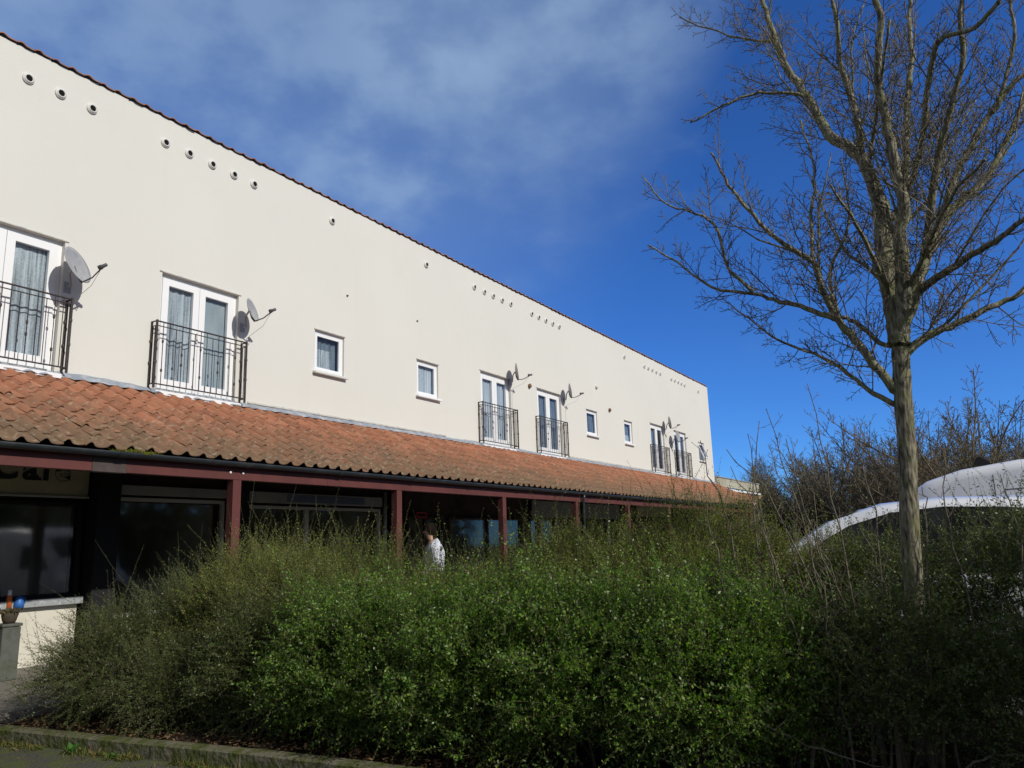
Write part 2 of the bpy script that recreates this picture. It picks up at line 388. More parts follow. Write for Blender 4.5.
# kerb of the bed, soil inside it
KL = [(3.80, 8.08), (3.84, 7.58), (4.17, 4.90), (4.27, 3.73), (4.45, 1.5), (4.7, -1.0), (5.0, -4.0)]
mb = MB()
for (xa, ya), (xb, yb) in zip(KL[:-1], KL[1:]):
    L = math.hypot(xb - xa, yb - ya); n = max(1, round(L / 0.9))
    for k in range(n):
        a, b = k / n + 0.001, (k + 1) / n - 0.001
        p, q = (xa + (xb - xa) * a, ya + (yb - ya) * a), (xa + (xb - xa) * b, ya + (yb - ya) * b)
        dz = random.uniform(-0.006, 0.006); dx = random.uniform(-.006, .006); w = 0.13; zt = 0.12 + dz; c = 0.014
        sec = [(0, -0.05), (0, zt - c), (c, zt + random.uniform(-.004, .004)), (w - c, zt), (w, zt - c), (w, -0.05)]
        vs = [(p[0] + dx + s, p[1], z) for s, z in sec] + [(q[0] + dx + s, q[1], z) for s, z in sec]
        mb.add(vs, [(i, i + 1, i + 7, i + 6) for i in range(5)] + [(5, 4, 3, 2, 1, 0), (6, 7, 8, 9, 10, 11)])
tag(mb.build('kerb', M['kerbstone']), kind='structure')
vs, fs = [], []
ny = 90; nx = 26
for j in range(ny):
    y = 8.08 - j * (12.0 / (ny - 1))
    xk = np.interp(-y, [-p[1] for p in KL], [p[0] for p in KL]) + 0.13
    for i in range(nx):
        x = xk + (7.35 - xk) * i / (nx - 1)
        vs.append((x, y, 0.085 + 0.035 * math.sin(x * 5 + y * 3) * math.sin(y * 4.3 - x) + random.uniform(-.014, .014)))
fs = [(j * nx + i, (j + 1) * nx + i, (j + 1) * nx + i + 1, j * nx + i + 1) for j in range(ny - 1) for i in range(nx - 1)]
tag(MB().add(vs, fs).build('flower_bed', M['soil'], smooth=True), kind='structure')

# ------------------------------------------------------------------ the terrace building
WY = 11.2                                    # face of the upper wall
Z0, ZTOP = 4.02, 8.90
XL, XR = -6.0, 37.8
B = empty('terrace_building', (0, WY, 0))
tag(B, 'long cream rendered terrace with juliet balconies above a row of shops under a tiled canopy', 'building')
def bpart(mb, name, m, parent=None, **k):
    o = mb.build(name, m, **k)
    o.parent = parent if parent is not None else B
    o.matrix_parent_inverse = Matrix.Translation((0, -WY, 0)) if parent is None else Matrix.Identity(4)
    return o

DOORS = [(-1.2, 0.36), (4.40, 5.95), (7.56, 9.12), (17.12, 18.68), (20.22, 21.78), (29.55, 31.1), (32.35, 33.9)]
DZ0, DZ1 = 4.14, 6.15
WINS = [(11.03, 11.88), (14.36, 15.21), (23.62, 24.47), (26.86, 27.62), (35.66, 36.50)]
WZ0, WZ1 = 5.07, 5.94
holes = [(a, b, DZ0, DZ1) for a, b in DOORS] + [(a, b, WZ0, WZ1) for a, b in WINS]
xs = sorted({XL, XR} | {v for h in holes for v in h[:2]}); zs = sorted({Z0, ZTOP, DZ0, DZ1, WZ0, WZ1})
TH = 0.32
mb = MB()
def solid(i, j):
    if i < 0 or j < 0 or i >= len(xs) - 1 or j >= len(zs) - 1: return False
    cx, cz = (xs[i] + xs[i + 1]) / 2, (zs[j] + zs[j + 1]) / 2
    return not any(h[0] < cx < h[1] and h[2] < cz < h[3] for h in holes)
for i in range(len(xs) - 1):
    for j in range(len(zs) - 1):
        if not solid(i, j): continue
        x0, x1, z0, z1 = xs[i], xs[i + 1], zs[j], zs[j + 1]
        mb.add([(x0, WY, z0), (x1, WY, z0), (x1, WY, z1), (x0, WY, z1)], [(0, 1, 2, 3)])
        mb.add([(x0, WY + TH, z0), (x1, WY + TH, z0), (x1, WY + TH, z1), (x0, WY + TH, z1)], [(3, 2, 1, 0)])
        if not solid(i - 1, j): mb.add([(x0, WY, z0), (x0, WY, z1), (x0, WY + TH, z1), (x0, WY + TH, z0)], [(0, 1, 2, 3)])
        if not solid(i + 1, j): mb.add([(x1, WY, z0), (x1, WY, z1), (x1, WY + TH, z1), (x1, WY + TH, z0)], [(3, 2, 1, 0)])
        if not solid(i, j - 1): mb.add([(x0, WY, z0), (x1, WY, z0), (x1, WY + TH, z0), (x0, WY + TH, z0)], [(3, 2, 1, 0)])
        if not solid(i, j + 1): mb.add([(x0, WY, z1), (x1, WY, z1), (x1, WY + TH, z1), (x0, WY + TH, z1)], [(0, 1, 2, 3)])
bpart(mb, 'front_wall', M['render'])
for a, b in ((XR - TH, XR - .002), (XL, XL + TH)): bpart(MB().box(a, b, WY + TH + .002, 20.5, 0, ZTOP - .05), 'end_wall', M['render'])
mb = MB(); mb.box(XL, XR - 0.004, 20.5, 20.8, 0, ZTOP - 0.05)
bpart(mb, 'rear_wall', M['render'])
mb = MB(); mb.box(XL + TH, XR - TH, WY + TH, 20.5, 3.7, 3.9)
bpart(mb, 'upper_floor', M['room'])
mb = MB(); mb.box(XL + TH, XR - TH, 13.2, 13.3, 3.9, 8.6)
bpart(mb, 'room_wall', M['room'])

# pantiled sheets: rows of S-shaped tiles as real relief
def pantiles(x0, x1, courses, name, parent, per=0.25, amp=0.040, per_s=12, age=None, seed=0):
    """courses: list of ((y_low, z_low), (y_high, z_high)); each is lifted at its lower edge over the one below"""
    n = int(round((x1 - x0) / per)); rg = np.random.default_rng(seed)
    V, F, TI, AG = [], [], [], []
    for c, ((ya, za), (yb, zb)) in enumerate(courses):
        t = np.array([yb - ya, zb - za]); t = t / np.linalg.norm(t); nn = np.array([-t[1], t[0]])
        for k in range(n):
            tid = rg.random(); jl = rg.normal(0, 0.004); jr = rg.normal(0, 0.007); sk = rg.normal(0, 0.006)
            o = len(V)
            for q in range(per_s + 1):
                ph = q / per_s
                h = amp * (1.25 * math.sin(math.pi * ph / .48) ** 1.4 if ph < .48 else -.22 * math.sin(math.pi * (ph - .48) / .52))
                x = x0 + (k + ph * 1.02) * per
                lo, hi = 0.030 + h + jl, 0.004 + h
                jq = jr + sk * (ph - .5)
                V.append((x, ya + nn[0] * (lo - 0.016) + t[0] * jq, za + nn[1] * (lo - 0.016) + t[1] * jq))
                V.append((x, ya + nn[0] * lo + t[0] * jq, za + nn[1] * lo + t[1] * jq))
                V.append((x, yb + nn[0] * hi + t[0] * .05, zb + nn[1] * hi + t[1] * .05))
            for q in range(per_s):
                a = o + q * 3; b = a + 3
                F.append((a, b, b + 1, a + 1)); F.append((a + 1, b + 1, b + 2, a + 2))
                TI += [tid, tid]; AG += [age[c] if age else 0.5] * 2
    ob = np_mesh(name, V, F, M['tile'], None, smooth=False)
    for nm, vals in (('tile', TI), ('age', AG)):
        at = ob.data.attributes.new(nm, 'FLOAT', 'FACE'); at.data.foreach_set('value', np.array(vals, np.float32))
    if parent is not None:
        ob.parent = parent; ob.matrix_parent_inverse = parent.matrix_basis.inverted()
    return ob

B.matrix_basis = Matrix.Translation((0, WY, 0))
# verge course along the top of the wall and the shallow roof behind it
pantiles(XL, XR + 0.02, [((WY - 0.035, ZTOP - 0.002), (WY + 0.30, ZTOP + 0.09)), ((WY + 0.25, ZTOP + 0.085), (WY + 0.62, ZTOP + 0.20))], 'parapet_tiles', B, amp=.020, age=[.3, .3], seed=3)
mb = MB(); mb.box(XL, XR - 0.003, WY + 0.33, 20.4, ZTOP - 0.06, ZTOP + 0.015)
bpart(mb, 'roof_slab', M['lead'])

# ---- French doors and windows
def frame_rect(mb, x0, x1, z0, z1, y0, y1, w, wb=None):
    wb = wb or w
    mb.box(x0, x0 + w, y0, y1, z0, z1); mb.box(x1 - w, x1, y0, y1, z0, z1)
    mb.box(x0 + w, x1 - w, y0 + .0015, y1, z1 - w, z1); mb.box(x0 + w, x1 - w, y0 + .0015, y1, z0, z0 + wb)
def curtain(x0, x1, z0, z1, y, m, parent, amp=0.022, freq=16, name='curtain'):
    n = max(8, int((x1 - x0) * 60)); mb = MB(); vs = []
    p = random.uniform(0, 6)
    for i in range(n + 1):
        x = x0 + (x1 - x0) * i / n
        yy = y + amp * math.sin(x * 2 * math.pi * freq / 2.2 + p) + amp * .5 * math.sin(x * 47 + p * 2)
        vs += [(x, yy, z0), (x + 0.004 * math.sin(x * 60), yy * .3 + y * .7, z1)]
    mb.add(vs, [(2 * i, 2 * i + 2, 2 * i + 3, 2 * i + 1) for i in range(n)])
    return bpart(mb, name, m, parent, smooth=True)
FY = WY + 0.075
DCURT = {4.40: ('net', 'net'), 7.56: ('net', 'drape_blue'), 17.12: ('drape', 'drape'), 20.22: ('drape_dim', 'drape_dim'), 29.55: ('drape_dim', 'half'), 32.35: ('half', 'drape_dim'), -1.2: ('net', 'net')}
for a, b in DOORS:
    mb = MB(); c = (a + b) / 2
    frame_rect(mb, a, b, DZ0, DZ1, FY, FY + 0.07, 0.06)
    fo = bpart(mb, 'french_door', M['upvc'], bevel=0.004)
    for k, (p, q) in enumerate(((a + 0.062, c - 0.003), (c + 0.003, b - 0.062))):
        mb = MB(); frame_rect(mb, p, q, DZ0 + 0.062, DZ1 - 0.062, FY - 0.018, FY + 0.05, 0.12 if k == 0 else 0.12, 0.17)
        lf = bpart(mb, 'door_leaf', M['upvc'], fo, bevel=0.004)
        mb = MB(); mb.box(p + 0.115, q - 0.115, FY + 0.012, FY + 0.024, DZ0 + 0.225, DZ1 - 0.175)
        bpart(mb, 'pane', M['glass_sky'] if a > 16 else M['glass'], fo)
        kind = DCURT[a][k]
        if kind == 'half':
            w = (q - p - .23) * .34
            curtain(p + 0.1, p + 0.1 + w, DZ0 + .1, DZ1 - .1, FY + 0.075, M['drape'], fo)
        elif kind:
            curtain(p + 0.08, q - 0.08, DZ0 + .1, DZ1 - .1, FY + 0.075, M[kind], fo, amp=0.006 if kind == 'drape_blue' else 0.022)
    mb = MB(); mb.box(c - 0.045, c - 0.02, FY - 0.05, FY - 0.018, DZ0 + 0.95, DZ0 + 1.12)
    bpart(mb, 'door_handle', M['ventwhite'], fo)
    mb = MB(); mb.box(a - 0.06, b + 0.06, WY - 0.10, FY, DZ0 - 0.075, DZ0 - 0.003)
    bpart(mb, 'door_sill', M['upvc'], fo, bevel=0.006)
    mb = MB(); mb.box(a - 0.05, b + 0.05, WY - 0.016, WY - 0.001, DZ1 + 0.002, DZ1 + 0.020)
    bpart(mb, 'drip_lintel', M['mortar'], fo)
for k, (a, b) in enumerate(WINS):
    mb = MB(); frame_rect(mb, a, b, WZ0, WZ1, FY - .03, FY + 0.04, 0.055)
    fo = bpart(mb, 'window', M['upvc'], bevel=0.004)
    mb = MB(); frame_rect(mb, a + .057, b - .057, WZ0 + .057, WZ1 - .057, -0.012, 0.03, 0.055)
    mb2 = MB(); mb2.box(a + .11, b - .11, 0.004, 0.014, WZ0 + .11, WZ1 - .11)
    tilt = rad(-22) if k == 4 else 0.0
    T = Matrix.Translation((0, FY - 0.02, WZ1 - .06)) @ Matrix.Rotation(tilt, 4, 'X') @ Matrix.Translation((0, 0, -(WZ1 - .06)))
    for q in (mb, mb2): q.v = [tuple(T @ Vector(p)) for p in q.v]
    bpart(mb, 'sash', M['upvc'], fo, bevel=0.004); bpart(mb2, 'pane', M['glass_sky'] if k > 1 else M['glass'], fo)
    if k == 0: curtain(a + .1, b - .28, WZ0 + .08, WZ0 + .52, FY + .06, M['net'], fo)
    if k == 1: curtain(a + .06, b - .06, WZ0 + .06, WZ1 - .06, FY + .06, M['drape'], fo) 
    if k in (2, 4): curtain(a + .06, b - .06, WZ0 + .06, WZ1 - .06, FY + .06, M['drape_dim'], fo)
    if k == 3:
        curtain(a + .06, b - .06, WZ0 + .06, WZ0 + .36, FY + .05, M['drape'], fo); curtain(a + .06, b - .06, WZ0 + .37, WZ1 - .06, FY + .07, M['drape_dim'], fo)
    if k == 0: curtain(a + .06, b - .06, WZ0 + .06, WZ1 - .06, FY + .09, M['drape_dim'], fo)
    mb = MB(); mb.box(a - 0.05, b + 0.05, WY - 0.09, FY - .03, WZ0 - 0.045, WZ0 - 0.002)
    bpart(mb, 'window_sill', M['upvc'] if k != 0 else M['ventwhite'], fo, bevel=0.005)
    mb = MB(); mb.box(a - 0.02, b + 0.02, WY - 0.02, WY - 0.001, WZ1 + 0.002, WZ1 + 0.022)
    bpart(mb, 'drip_lintel', M['mortar'], fo)

# ---- Juliet balconies
def balcony(a, b):
    x0, x1 = a - .14, b + .09; yf = WY - 0.15; zb, zt = 4.15, 5.25
    mb = MB()
    for z, r in ((zt, .014), (zt - .075, .009), (zb + .07, .012)):
        mb.tube([(x0, WY, z), (x0, yf, z), (x1, yf, z), (x1, WY, z)], r, 6)
    for x in (x0, x1):
        mb.box(x - .014, x + .014, yf - .014, yf + .014, zb, zt + .02)
        mb.box(x - .012, x + .012, WY - .03, WY - .002, zb, zt + .01)
    ro = bpart(mb, 'juliet_balcony', M['iron'])
    n = 15; mb = MB()
    for i in range(1, n):
        x = x0 + (x1 - x0) * i / n
        mb.tube([(x, yf, zb + .07), (x, yf, zt - (.0 if i % 3 else .075))], .0065, 5)
        if i % 3 == 1:
            for z in ((zb + .30, zb + .78) if i % 2 else (zb + .45, zb + .62)):
                mb.lathe((x, yf, z), (0, 0, 1), [(-.032, .006), (-.016, .017), (.016, .017), (.032, .006)], 8)
    for x in (x0, x1):
        for y in (WY - .055, WY - .105): mb.tube([(x, y, zb + .07), (x, y, zt - .075)], .006, 5)
        for z in (zb + .42, zb + .78):
            mb.lathe((x, yf, z), (0, 0, 1), [(-.03, .016), (-.016, .026), (.016, .026), (.03, .016)], 8)
            mb.lathe((x, WY - .016, z), (0, 0, 1), [(-.03, .014), (-.016, .024), (.016, .024), (.03, .014)], 8)
    bpart(mb, 'baluster', M['iron'], ro)
for a, b in DOORS: balcony(a, b)

# ---- ventilator pipe ends below the roof edge
for x in [5.21, 5.68, 6.17, 7.46, 7.93, 8.41, 8.89, 9.36, 11.46, 14.76, 16.91, 17.41, 17.87, 18.35, 18.83, 20.07, 20.51, 20.97, 21.43, 21.88, 27.25, 29.3, 29.75, 30.2, 30.66, 31.12, 32.49, 32.94, 33.39, 33.82, 34.25, 36.25]:
    z = 8.44 + random.uniform(-.008, .008)
    mb = MB(); mb.lathe((x, WY - .001, z), (0, -1, 0), [(0, .085), (.018, .085), (.024, .076), (.026, .066), (.042, .064), (.042, .050), (.03, .048)], 18)
    v = bpart(mb, 'vent', M['ventwhite'], smooth=True)
    mb = MB(); mb.lathe((x, WY - .028, z), (0, -1, 0), [(0, .050), (.001, .0005)], 16)
    bpart(mb, 'vent_hole', M['hole'], v)
M['outlet'] = mat('brown_outlet', (0.17, 0.10, 0.06), .7, .3)
for x, z in ((24.52, 6.84), (19.75, 6.13), (25.54, 6.15)):
    mb = MB(); mb.lathe((x, WY - .001, z), (0, -1, 0), [(0, .06), (.05, .07), (.07, .05), (.075, .001)], 12)
    bpart(mb, 'wall_outlet', M['outlet'] if x < 20 else M['ventwhite'] if x < 25 else M['outlet'], smooth=True)
for x, z in ((11.95, 6.89), (14.38, 6.89)):
    mb = MB(); mb.lathe((x, WY - .001, z), (0, -1, 0), [(0, .022), (.03, .018), (.03, .001)], 10)
    bpart(mb, 'wall_fixing', M['dishdark'])

# ---- canopy: pantile slope, flashing, gutter, beam, posts
EY, EZ = 8.70, 2.80; RY, RZ = WY - 0.03, 4.07
CX0, CX1 = XL, 34.4
nc = 9
cs = [((EY - .06 + (RY - EY + .06) * i / nc, EZ - .03 + (RZ - EZ + .03) * i / nc), (EY - .06 + (RY - EY + .06) * (i + 1) / nc, EZ - .03 + (RZ - EZ + .03) * (i + 1) / nc)) for i in range(nc)]
pantiles(CX0, XR, cs[4:], 'canopy_tiles', B, age=[1 - (i / (nc - 1)) for i in range(4, nc)], seed=5)
pantiles(CX0, CX1, cs[:4], 'eaves_tiles', B, age=[1 - (i / (nc - 1)) for i in range(4)], seed=6)
# lead flashing where the roof meets the wall, dressed unevenly, mortar fillet on top
mb = MB(); vs = []; nfl = 420
for i in range(nfl + 1):
    x = CX0 + (XR - CX0) * i / nfl
    w = .5 + .5 * math.sin(x * 25.1)
    lap = 0.035 * math.sin(x * 2 * math.pi / .25) + .02 * math.sin(x * 7)
    vs += [(x, WY - .004, RZ + .115 + .012 * math.sin(x * 3.1) + .006 * math.sin(x * 17)), (x, WY - .03, RZ + .085), (x, WY - .07 - lap * .3, RZ + .055 + .012 * w), (x, WY - .115 - lap * .7, RZ + .012 + .012 * w)]
mb.add(vs, [(i * 4 + k, i * 4 + k + 1, i * 4 + k + 5, i * 4 + k + 4) for i in range(nfl) for k in range(3)])
bpart(mb, 'lead_flashing', M['lead'], smooth=True)
for a, b, c, d in ((9.4, 15.5, .118, .15), (22.2, 29.4, .112, .16)): bpart(MB().box(a, b, WY - .018, WY - .001, RZ + c, RZ + d), 'mortar_fillet', M['mortar'])
# rafters' underside
mb = MB(); mb.add([(CX0, EY + .02, EZ - .10), (CX1, EY + .02, EZ - .10), (CX1, WY - .01, EZ - .03), (CX0, WY - .01, EZ - .03)], [(0, 1, 2, 3)])
mb.add([(CX0, EY, EZ - .06), (CX1, EY, EZ - .06), (CX1, RY, RZ - .05), (CX0, RY, RZ - .05)], [(3, 2, 1, 0)])
bpart(mb, 'canopy_soffit', M['soffit'])
# half-round gutter with joints
GZ = EZ - 0.055; GY = EY - 0.085
def gutter(x0, x1, y, z, r=.062):
    vs, fs = [], []; n = 12
    xsn = [x0, x1]
    for x in xsn:
        for rr in (r, r - .006):
            for k in range(n + 1):
                a = math.pi + math.pi * k / n
                vs.append((x, y + rr * math.cos(a), z + rr * math.sin(a)))
    m_ = n + 1
    for k in range(n):
        fs.append((k, k + 1, 2 * m_ + k + 1, 2 * m_ + k)); fs.append((m_ + k + 1, m_ + k, 3 * m_ + k, 3 * m_ + k + 1))
    fs += [(0, 2 * m_, 3 * m_, m_), (n, m_ + n, 3 * m_ + n, 2 * m_ + n)]
    return vs, fs
mb = MB(); mb.add(*gutter(CX0, 33.2, GY, GZ))
gu = bpart(mb, 'gutter', M['gutter'], smooth=True)
x = CX0 + .4
while x < 33:
    mb = MB(); mb.add(*gutter(x, x + .09, GY, GZ, .069)); mb.box(x + .03, x + .06, GY + .05, EY + .03, GZ - .05, GZ - .005)
    bpart(mb, 'gutter_bracket', M['gutter'], gu, smooth=False); x += 1.83
# beam in lengths, one grey patched length
BZ0, BZ1 = 2.518, 2.712; BY0, BY1 = 8.70, 8.82
cuts = [CX0, -2.9, 0.6, 3.6, 5.14, 5.56, 8.9, 12.3, 15.9, 17.55, 21.0, 24.5, 27.8, 31.0, 33.6]
for i, (a, b) in enumerate(zip(cuts[:-1], cuts[1:])):
    patch = abs(a - 5.14) < .01
    mb = MB(); mb.box(a + .0015, b - .0015, BY0 - (.004 if patch else 0), BY1, BZ0 - (.006 if patch else 0), BZ1)
    o = bpart(mb, 'beam', M['greypanel'] if patch else M['maroon'], bevel=.003)
    if patch: o['label'] = 'unpainted grey length of beam'
for x in (7.06, 7.27): bpart(MB().lathe((x, BY0 - .001, BZ1 - .10), (0, -1, 0), [(0, .016), (.012, .016), (.018, .001)], 10), 'white_stud', M['upvc'])
POSTS = [-3.3, 0.17, 3.67, 7.19, 10.65, 14.12, 17.56, 20.85, 24.2, 27.4, 30.6, 33.5]
for x in POSTS:
    mb = MB(); mb.box(x - .068, x + .068, BY0 + .004, BY0 + .13, 0.151, BZ0 - .002)
    bpart(mb, 'post', M['maroon'], bevel=.005)
mb = MB(); mb.tube([(17.78, GY, GZ - .05), (17.78, GY, GZ - .14), (17.80, BY0 - .05, GZ - .26), (17.80, BY0 - .05, .16)], .036, 10)
for z in (.7, 1.9): mb.box(17.75, 17.85, BY0 - .06, BY0 + .01, z, z + .03)
bpart(mb, 'downpipe', M['gutter'], smooth=True)

# moss on the gutter edge and along the far eaves
def clump(name, spots, n, m, parent=None, size=.012, up=.8):
    V = []
    for (cx, cy, cz, rx, ry, rz) in spots:
        p = RNG.normal(0, .5, (n, 3)) * [rx, ry, rz]; p[:, 2] = np.abs(p[:, 2]); p += [cx, cy, cz]
        d = RNG.normal(0, 1, (n, 3)); d[:, 2] = np.abs(d[:, 2]) + up; d /= np.linalg.norm(d, axis=1)[:, None]
        s = np.cross(d, RNG.normal(0, 1, (n, 3))); s /= np.linalg.norm(s, axis=1)[:, None]
        L = size * RNG.uniform(.6, 1.6, (n, 1))
        V.append(np.stack([p, p + d * L * .5 + s * L * .3, p + d * L, p + d * L * .5 - s * L * .3], 1))
    V = np.concatenate(V).reshape(-1, 3)
    o = np_mesh(name, V, np.arange(len(V)).reshape(-1, 4), m)
    if parent is not None:
        o.parent = parent; o.matrix_parent_inverse = parent.matrix_basis.inverted()
    return o
clump('moss_clump', [(5.62, GY + .03, GZ + .01, .16, .05, .035), (5.42, GY + .05, GZ, .09, .04, .03), (5.83, GY + .04, GZ, .10, .04, .028), (5.72, GY - .05, GZ - .02, .05, .015, .02)], 900, M['moss'], B)
clump('roof_moss', [(5.5 + random.uniform(-1.2, 1.2), EY + random.uniform(-.02, .25), EZ + random.uniform(.0, .06), .05, .03, .018) for _ in range(6)], 60, M['moss'], B, .008)
M['moss_dark'] = leaf_mat('dark_moss', [(0.03, 0.045, 0.012), (0.07, 0.08, 0.02)], 0.9, 0.1, 0.1)
clump('gutter_weeds', [(32.6, GY + .05, GZ + .02, .9, .1, .09), (34.0, GY + .3, GZ + .04, .5, .2, .12), (31.2, GY + .1, GZ + .0, .4, .1, .05)], 900, M['moss_dark'], B, .05)

# ---- shopfronts under the canopy
SY = WY - .02
SHOPS = [(-.6, 3.0, 2.33), (3.2, 6.5, 2.33), (6.93, 8.95, 2.42), (9.4, 12.98, 2.36), (13.9, 15.3, 2.22), (15.5, 18.9, 2.22), (19.4, 22.4, 2.22), (22.8, 25.8, 2.22), (27.2, 30.6, 2.22), (31.2, 33.6, 2.22), (34.2, 37.2, 2.22)]
px_ = CX0
for a, b, zt in SHOPS + [(XR - .01, XR - .01, 2.2)]:
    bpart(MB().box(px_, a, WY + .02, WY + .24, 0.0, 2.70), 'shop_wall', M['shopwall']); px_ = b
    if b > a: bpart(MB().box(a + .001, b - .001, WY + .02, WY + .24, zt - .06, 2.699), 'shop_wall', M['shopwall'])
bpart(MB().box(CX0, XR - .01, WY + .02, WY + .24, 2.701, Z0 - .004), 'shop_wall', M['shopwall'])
M['shoproom'] = mat('shop_interior', (0.46, 0.45, 0.41), .9, .1, noise=(1.1, (0.26, 0.24, 0.21), .4, .62))
bpart(MB().box(XL + TH, XR - TH, 14.4, 14.5, .16, 3.69), 'shop_back_wall', M['shoproom'])
bpart(MB().box(XL + TH, XR - TH, WY + .25, 14.39, .10, .155), 'shop_floor', M['shoproom'])
for x in (6.7, 9.15, 13.3, 19.1, 22.6, 26.5, 31.0): bpart(MB().box(x - .05, x + .05, WY + .25, 14.39, .156, 3.69), 'party_wall', M['shoproom'])
def shop(x0, x1, zs0, zh, frame, mull=(), riser=M['riser'], sill=True, y=SY, glass=M['shopglass']):
    mb = MB()
    frame_rect(mb, x0, x1, zs0, zh, y - .05, y + .03, .055)
    for mx_ in mull: mb.box(mx_ - .04, mx_ + .04, y - .047, y + .03, zs0 + .055, zh - .055)
    fo = bpart(mb, 'shop_window', frame, bevel=.004)
    mb = MB(); mb.box(x0 + .05, x1 - .05, y - .01, y - .002, zs0 + .05, zh - .05)
    bpart(mb, 'pane', glass, fo)
    if sill:
        mb = MB(); mb.box(x0 - .03, x1 + .03, y - .16, y - .052, zs0 - .10, zs0 - .005)
        bpart(mb, 'window_sill', M['sillgrey'], fo, bevel=.005)
    if riser is not None:
        mb = MB(); mb.box(x0, x1, y - .06, y + .035, .152, zs0 - .105)
        bpart(mb, 'stall_riser', riser, fo)
    return fo
shop(3.2, 6.50, 1.02, 2.33, M['pier'], (), M['riser'])
shop(-.6, 3.0, 1.02, 2.33, M['pier'], (), M['riser'])
for a, b, d in ((6.56, 6.90, .32), (8.98, 9.36, .2), (13.24, 13.5, .3)):
    bpart(MB().box(a, b, WY - d, WY + .018, .152, 2.74), 'pier', M['pier'])
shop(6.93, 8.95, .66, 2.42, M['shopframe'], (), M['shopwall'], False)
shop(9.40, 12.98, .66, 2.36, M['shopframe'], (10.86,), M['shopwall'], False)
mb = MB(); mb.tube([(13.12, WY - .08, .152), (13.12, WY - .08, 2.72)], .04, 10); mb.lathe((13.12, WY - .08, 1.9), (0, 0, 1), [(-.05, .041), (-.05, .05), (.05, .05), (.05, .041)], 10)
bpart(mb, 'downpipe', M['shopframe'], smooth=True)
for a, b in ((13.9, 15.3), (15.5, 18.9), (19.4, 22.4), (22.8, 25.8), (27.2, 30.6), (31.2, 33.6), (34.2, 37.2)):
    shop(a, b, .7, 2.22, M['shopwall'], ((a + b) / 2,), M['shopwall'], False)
# a shop further on has pale uprights inside its glass line
for x in (20.0, 24.7):
    mb = MB(); mb.box(x - .09, x + .09, SY - .11, SY - .051, .152, 2.22); bpart(mb, 'pilaster', M['shopframe'])

# ---- low flat-roofed block beyond the end of the terrace
LB = empty('flat_roofed_block', (42, WY, 0))
tag(LB, 'low flat roofed block with pale fascia at the far end of the terrace', 'building')
LB.matrix_basis = Matrix.Translation((42, WY, 0))
def lpart(mb, name, m, **k):
    o = mb.build(name, m, **k); o.parent = LB; o.matrix_parent_inverse = LB.matrix_basis.inverted(); return o
lpart(MB().box(XR + .01, 45.8, WY + .05, 19, 0, 3.82), 'wall', M['shopwall'])
M['fascia'] = mat('weathered_fascia', (0.42, 0.41, 0.33), .7, .3, noise=(1.2, (0.30, 0.28, 0.22), .4, .7))
lpart(MB().box(XR + .012, 46.0, WY - .10, WY + .045, 3.98, 4.42), 'fascia_board', M['fascia'])
lpart(MB().box(XR + .012, 46.1, WY - .14, 19.1, 4.423, 4.47), 'roof', M['lead'])
lpart(MB().box(XR + .014, 45.9, WY - .22, WY - .104, 3.80, 3.90), 'white_trim', M['upvc'])
cl = [((9.85 + 1.25 * i / 5, 2.95 + .78 * i / 5), (9.85 + 1.25 * (i + 1) / 5, 2.95 + .78 * (i + 1) / 5)) for i in range(5)]
for i, c_ in enumerate(cl):
    pantiles(34.2, 38.95 + 1.5 * i, [c_], 'lean_to_tiles', LB, age=[.9 - .12 * i], seed=9 + i)
M['verge'] = mat('orange_verge', (0.30, 0.14, 0.08), .8, .2, noise=(6, (0.42, 0.33, 0.25), .45, .65))
mb = MB()
for i in range(6):
    x = 39.1 + 1.4 * i; y = 9.85 + 1.25 * i / 5; z = 2.95 + .78 * i / 5
    if i < 5: mb.tube([(x, y - .05, z + .05), (x + 1.36, y + .2, z + .2)], .085, 8)
lpart(mb, 'ridge_tiles', M['verge'], smooth=True)
lpart(MB().box(34.0, 39.0, 9.86, 9.98, 2.62, 2.86), 'beam', M['maroon'])
for x in (36.4, 38.8): lpart(MB().box(x - .07, x + .07, 9.87, 9.99, .1, 2.618), 'post', M['maroon'])
lpart(MB().box(34.0, 38.9, 10.0, 11.1, 2.64, 2.66), 'soffit', M['soffit'])

# ---- far block with a tiled canopy
FB = empty('distant_shop_block', (72, 14, 0))
tag(FB, 'small distant block with brown tiled canopy and maroon boards beyond the terrace end', 'building')
FB.matrix_basis = Matrix.Translation((72, 14, 0))
def fpart(mb, name, m):
    o = mb.build(name, m); o.parent = FB; o.matrix_parent_inverse = FB.matrix_basis.inverted(); return o
fpart(MB().box(70, 74, 14.3, 20, 0, 2.5), 'wall', M['shopwall'])
pantiles(69.8, 74, [((13.85 + 1.6 * i / 5, 2.9 + .62 * i / 5), (13.85 + 1.6 * (i + 1) / 5, 2.9 + .62 * (i + 1) / 5)) for i in range(5)], 'canopy_tiles', FB, age=[.9] * 5, seed=12)
fpart(MB().box(69.8, 74, 13.9, 14.0, 2.2, 2.85), 'beam', M['maroon'])
fpart(MB().box(69.8, 69.9, 14.003, 15.6, 2.2, 2.9), 'end_board', M['maroon'])
fpart(MB().box(70, 70.15, 13.9, 14.05, 0, 2.198), 'post', M['maroon'])

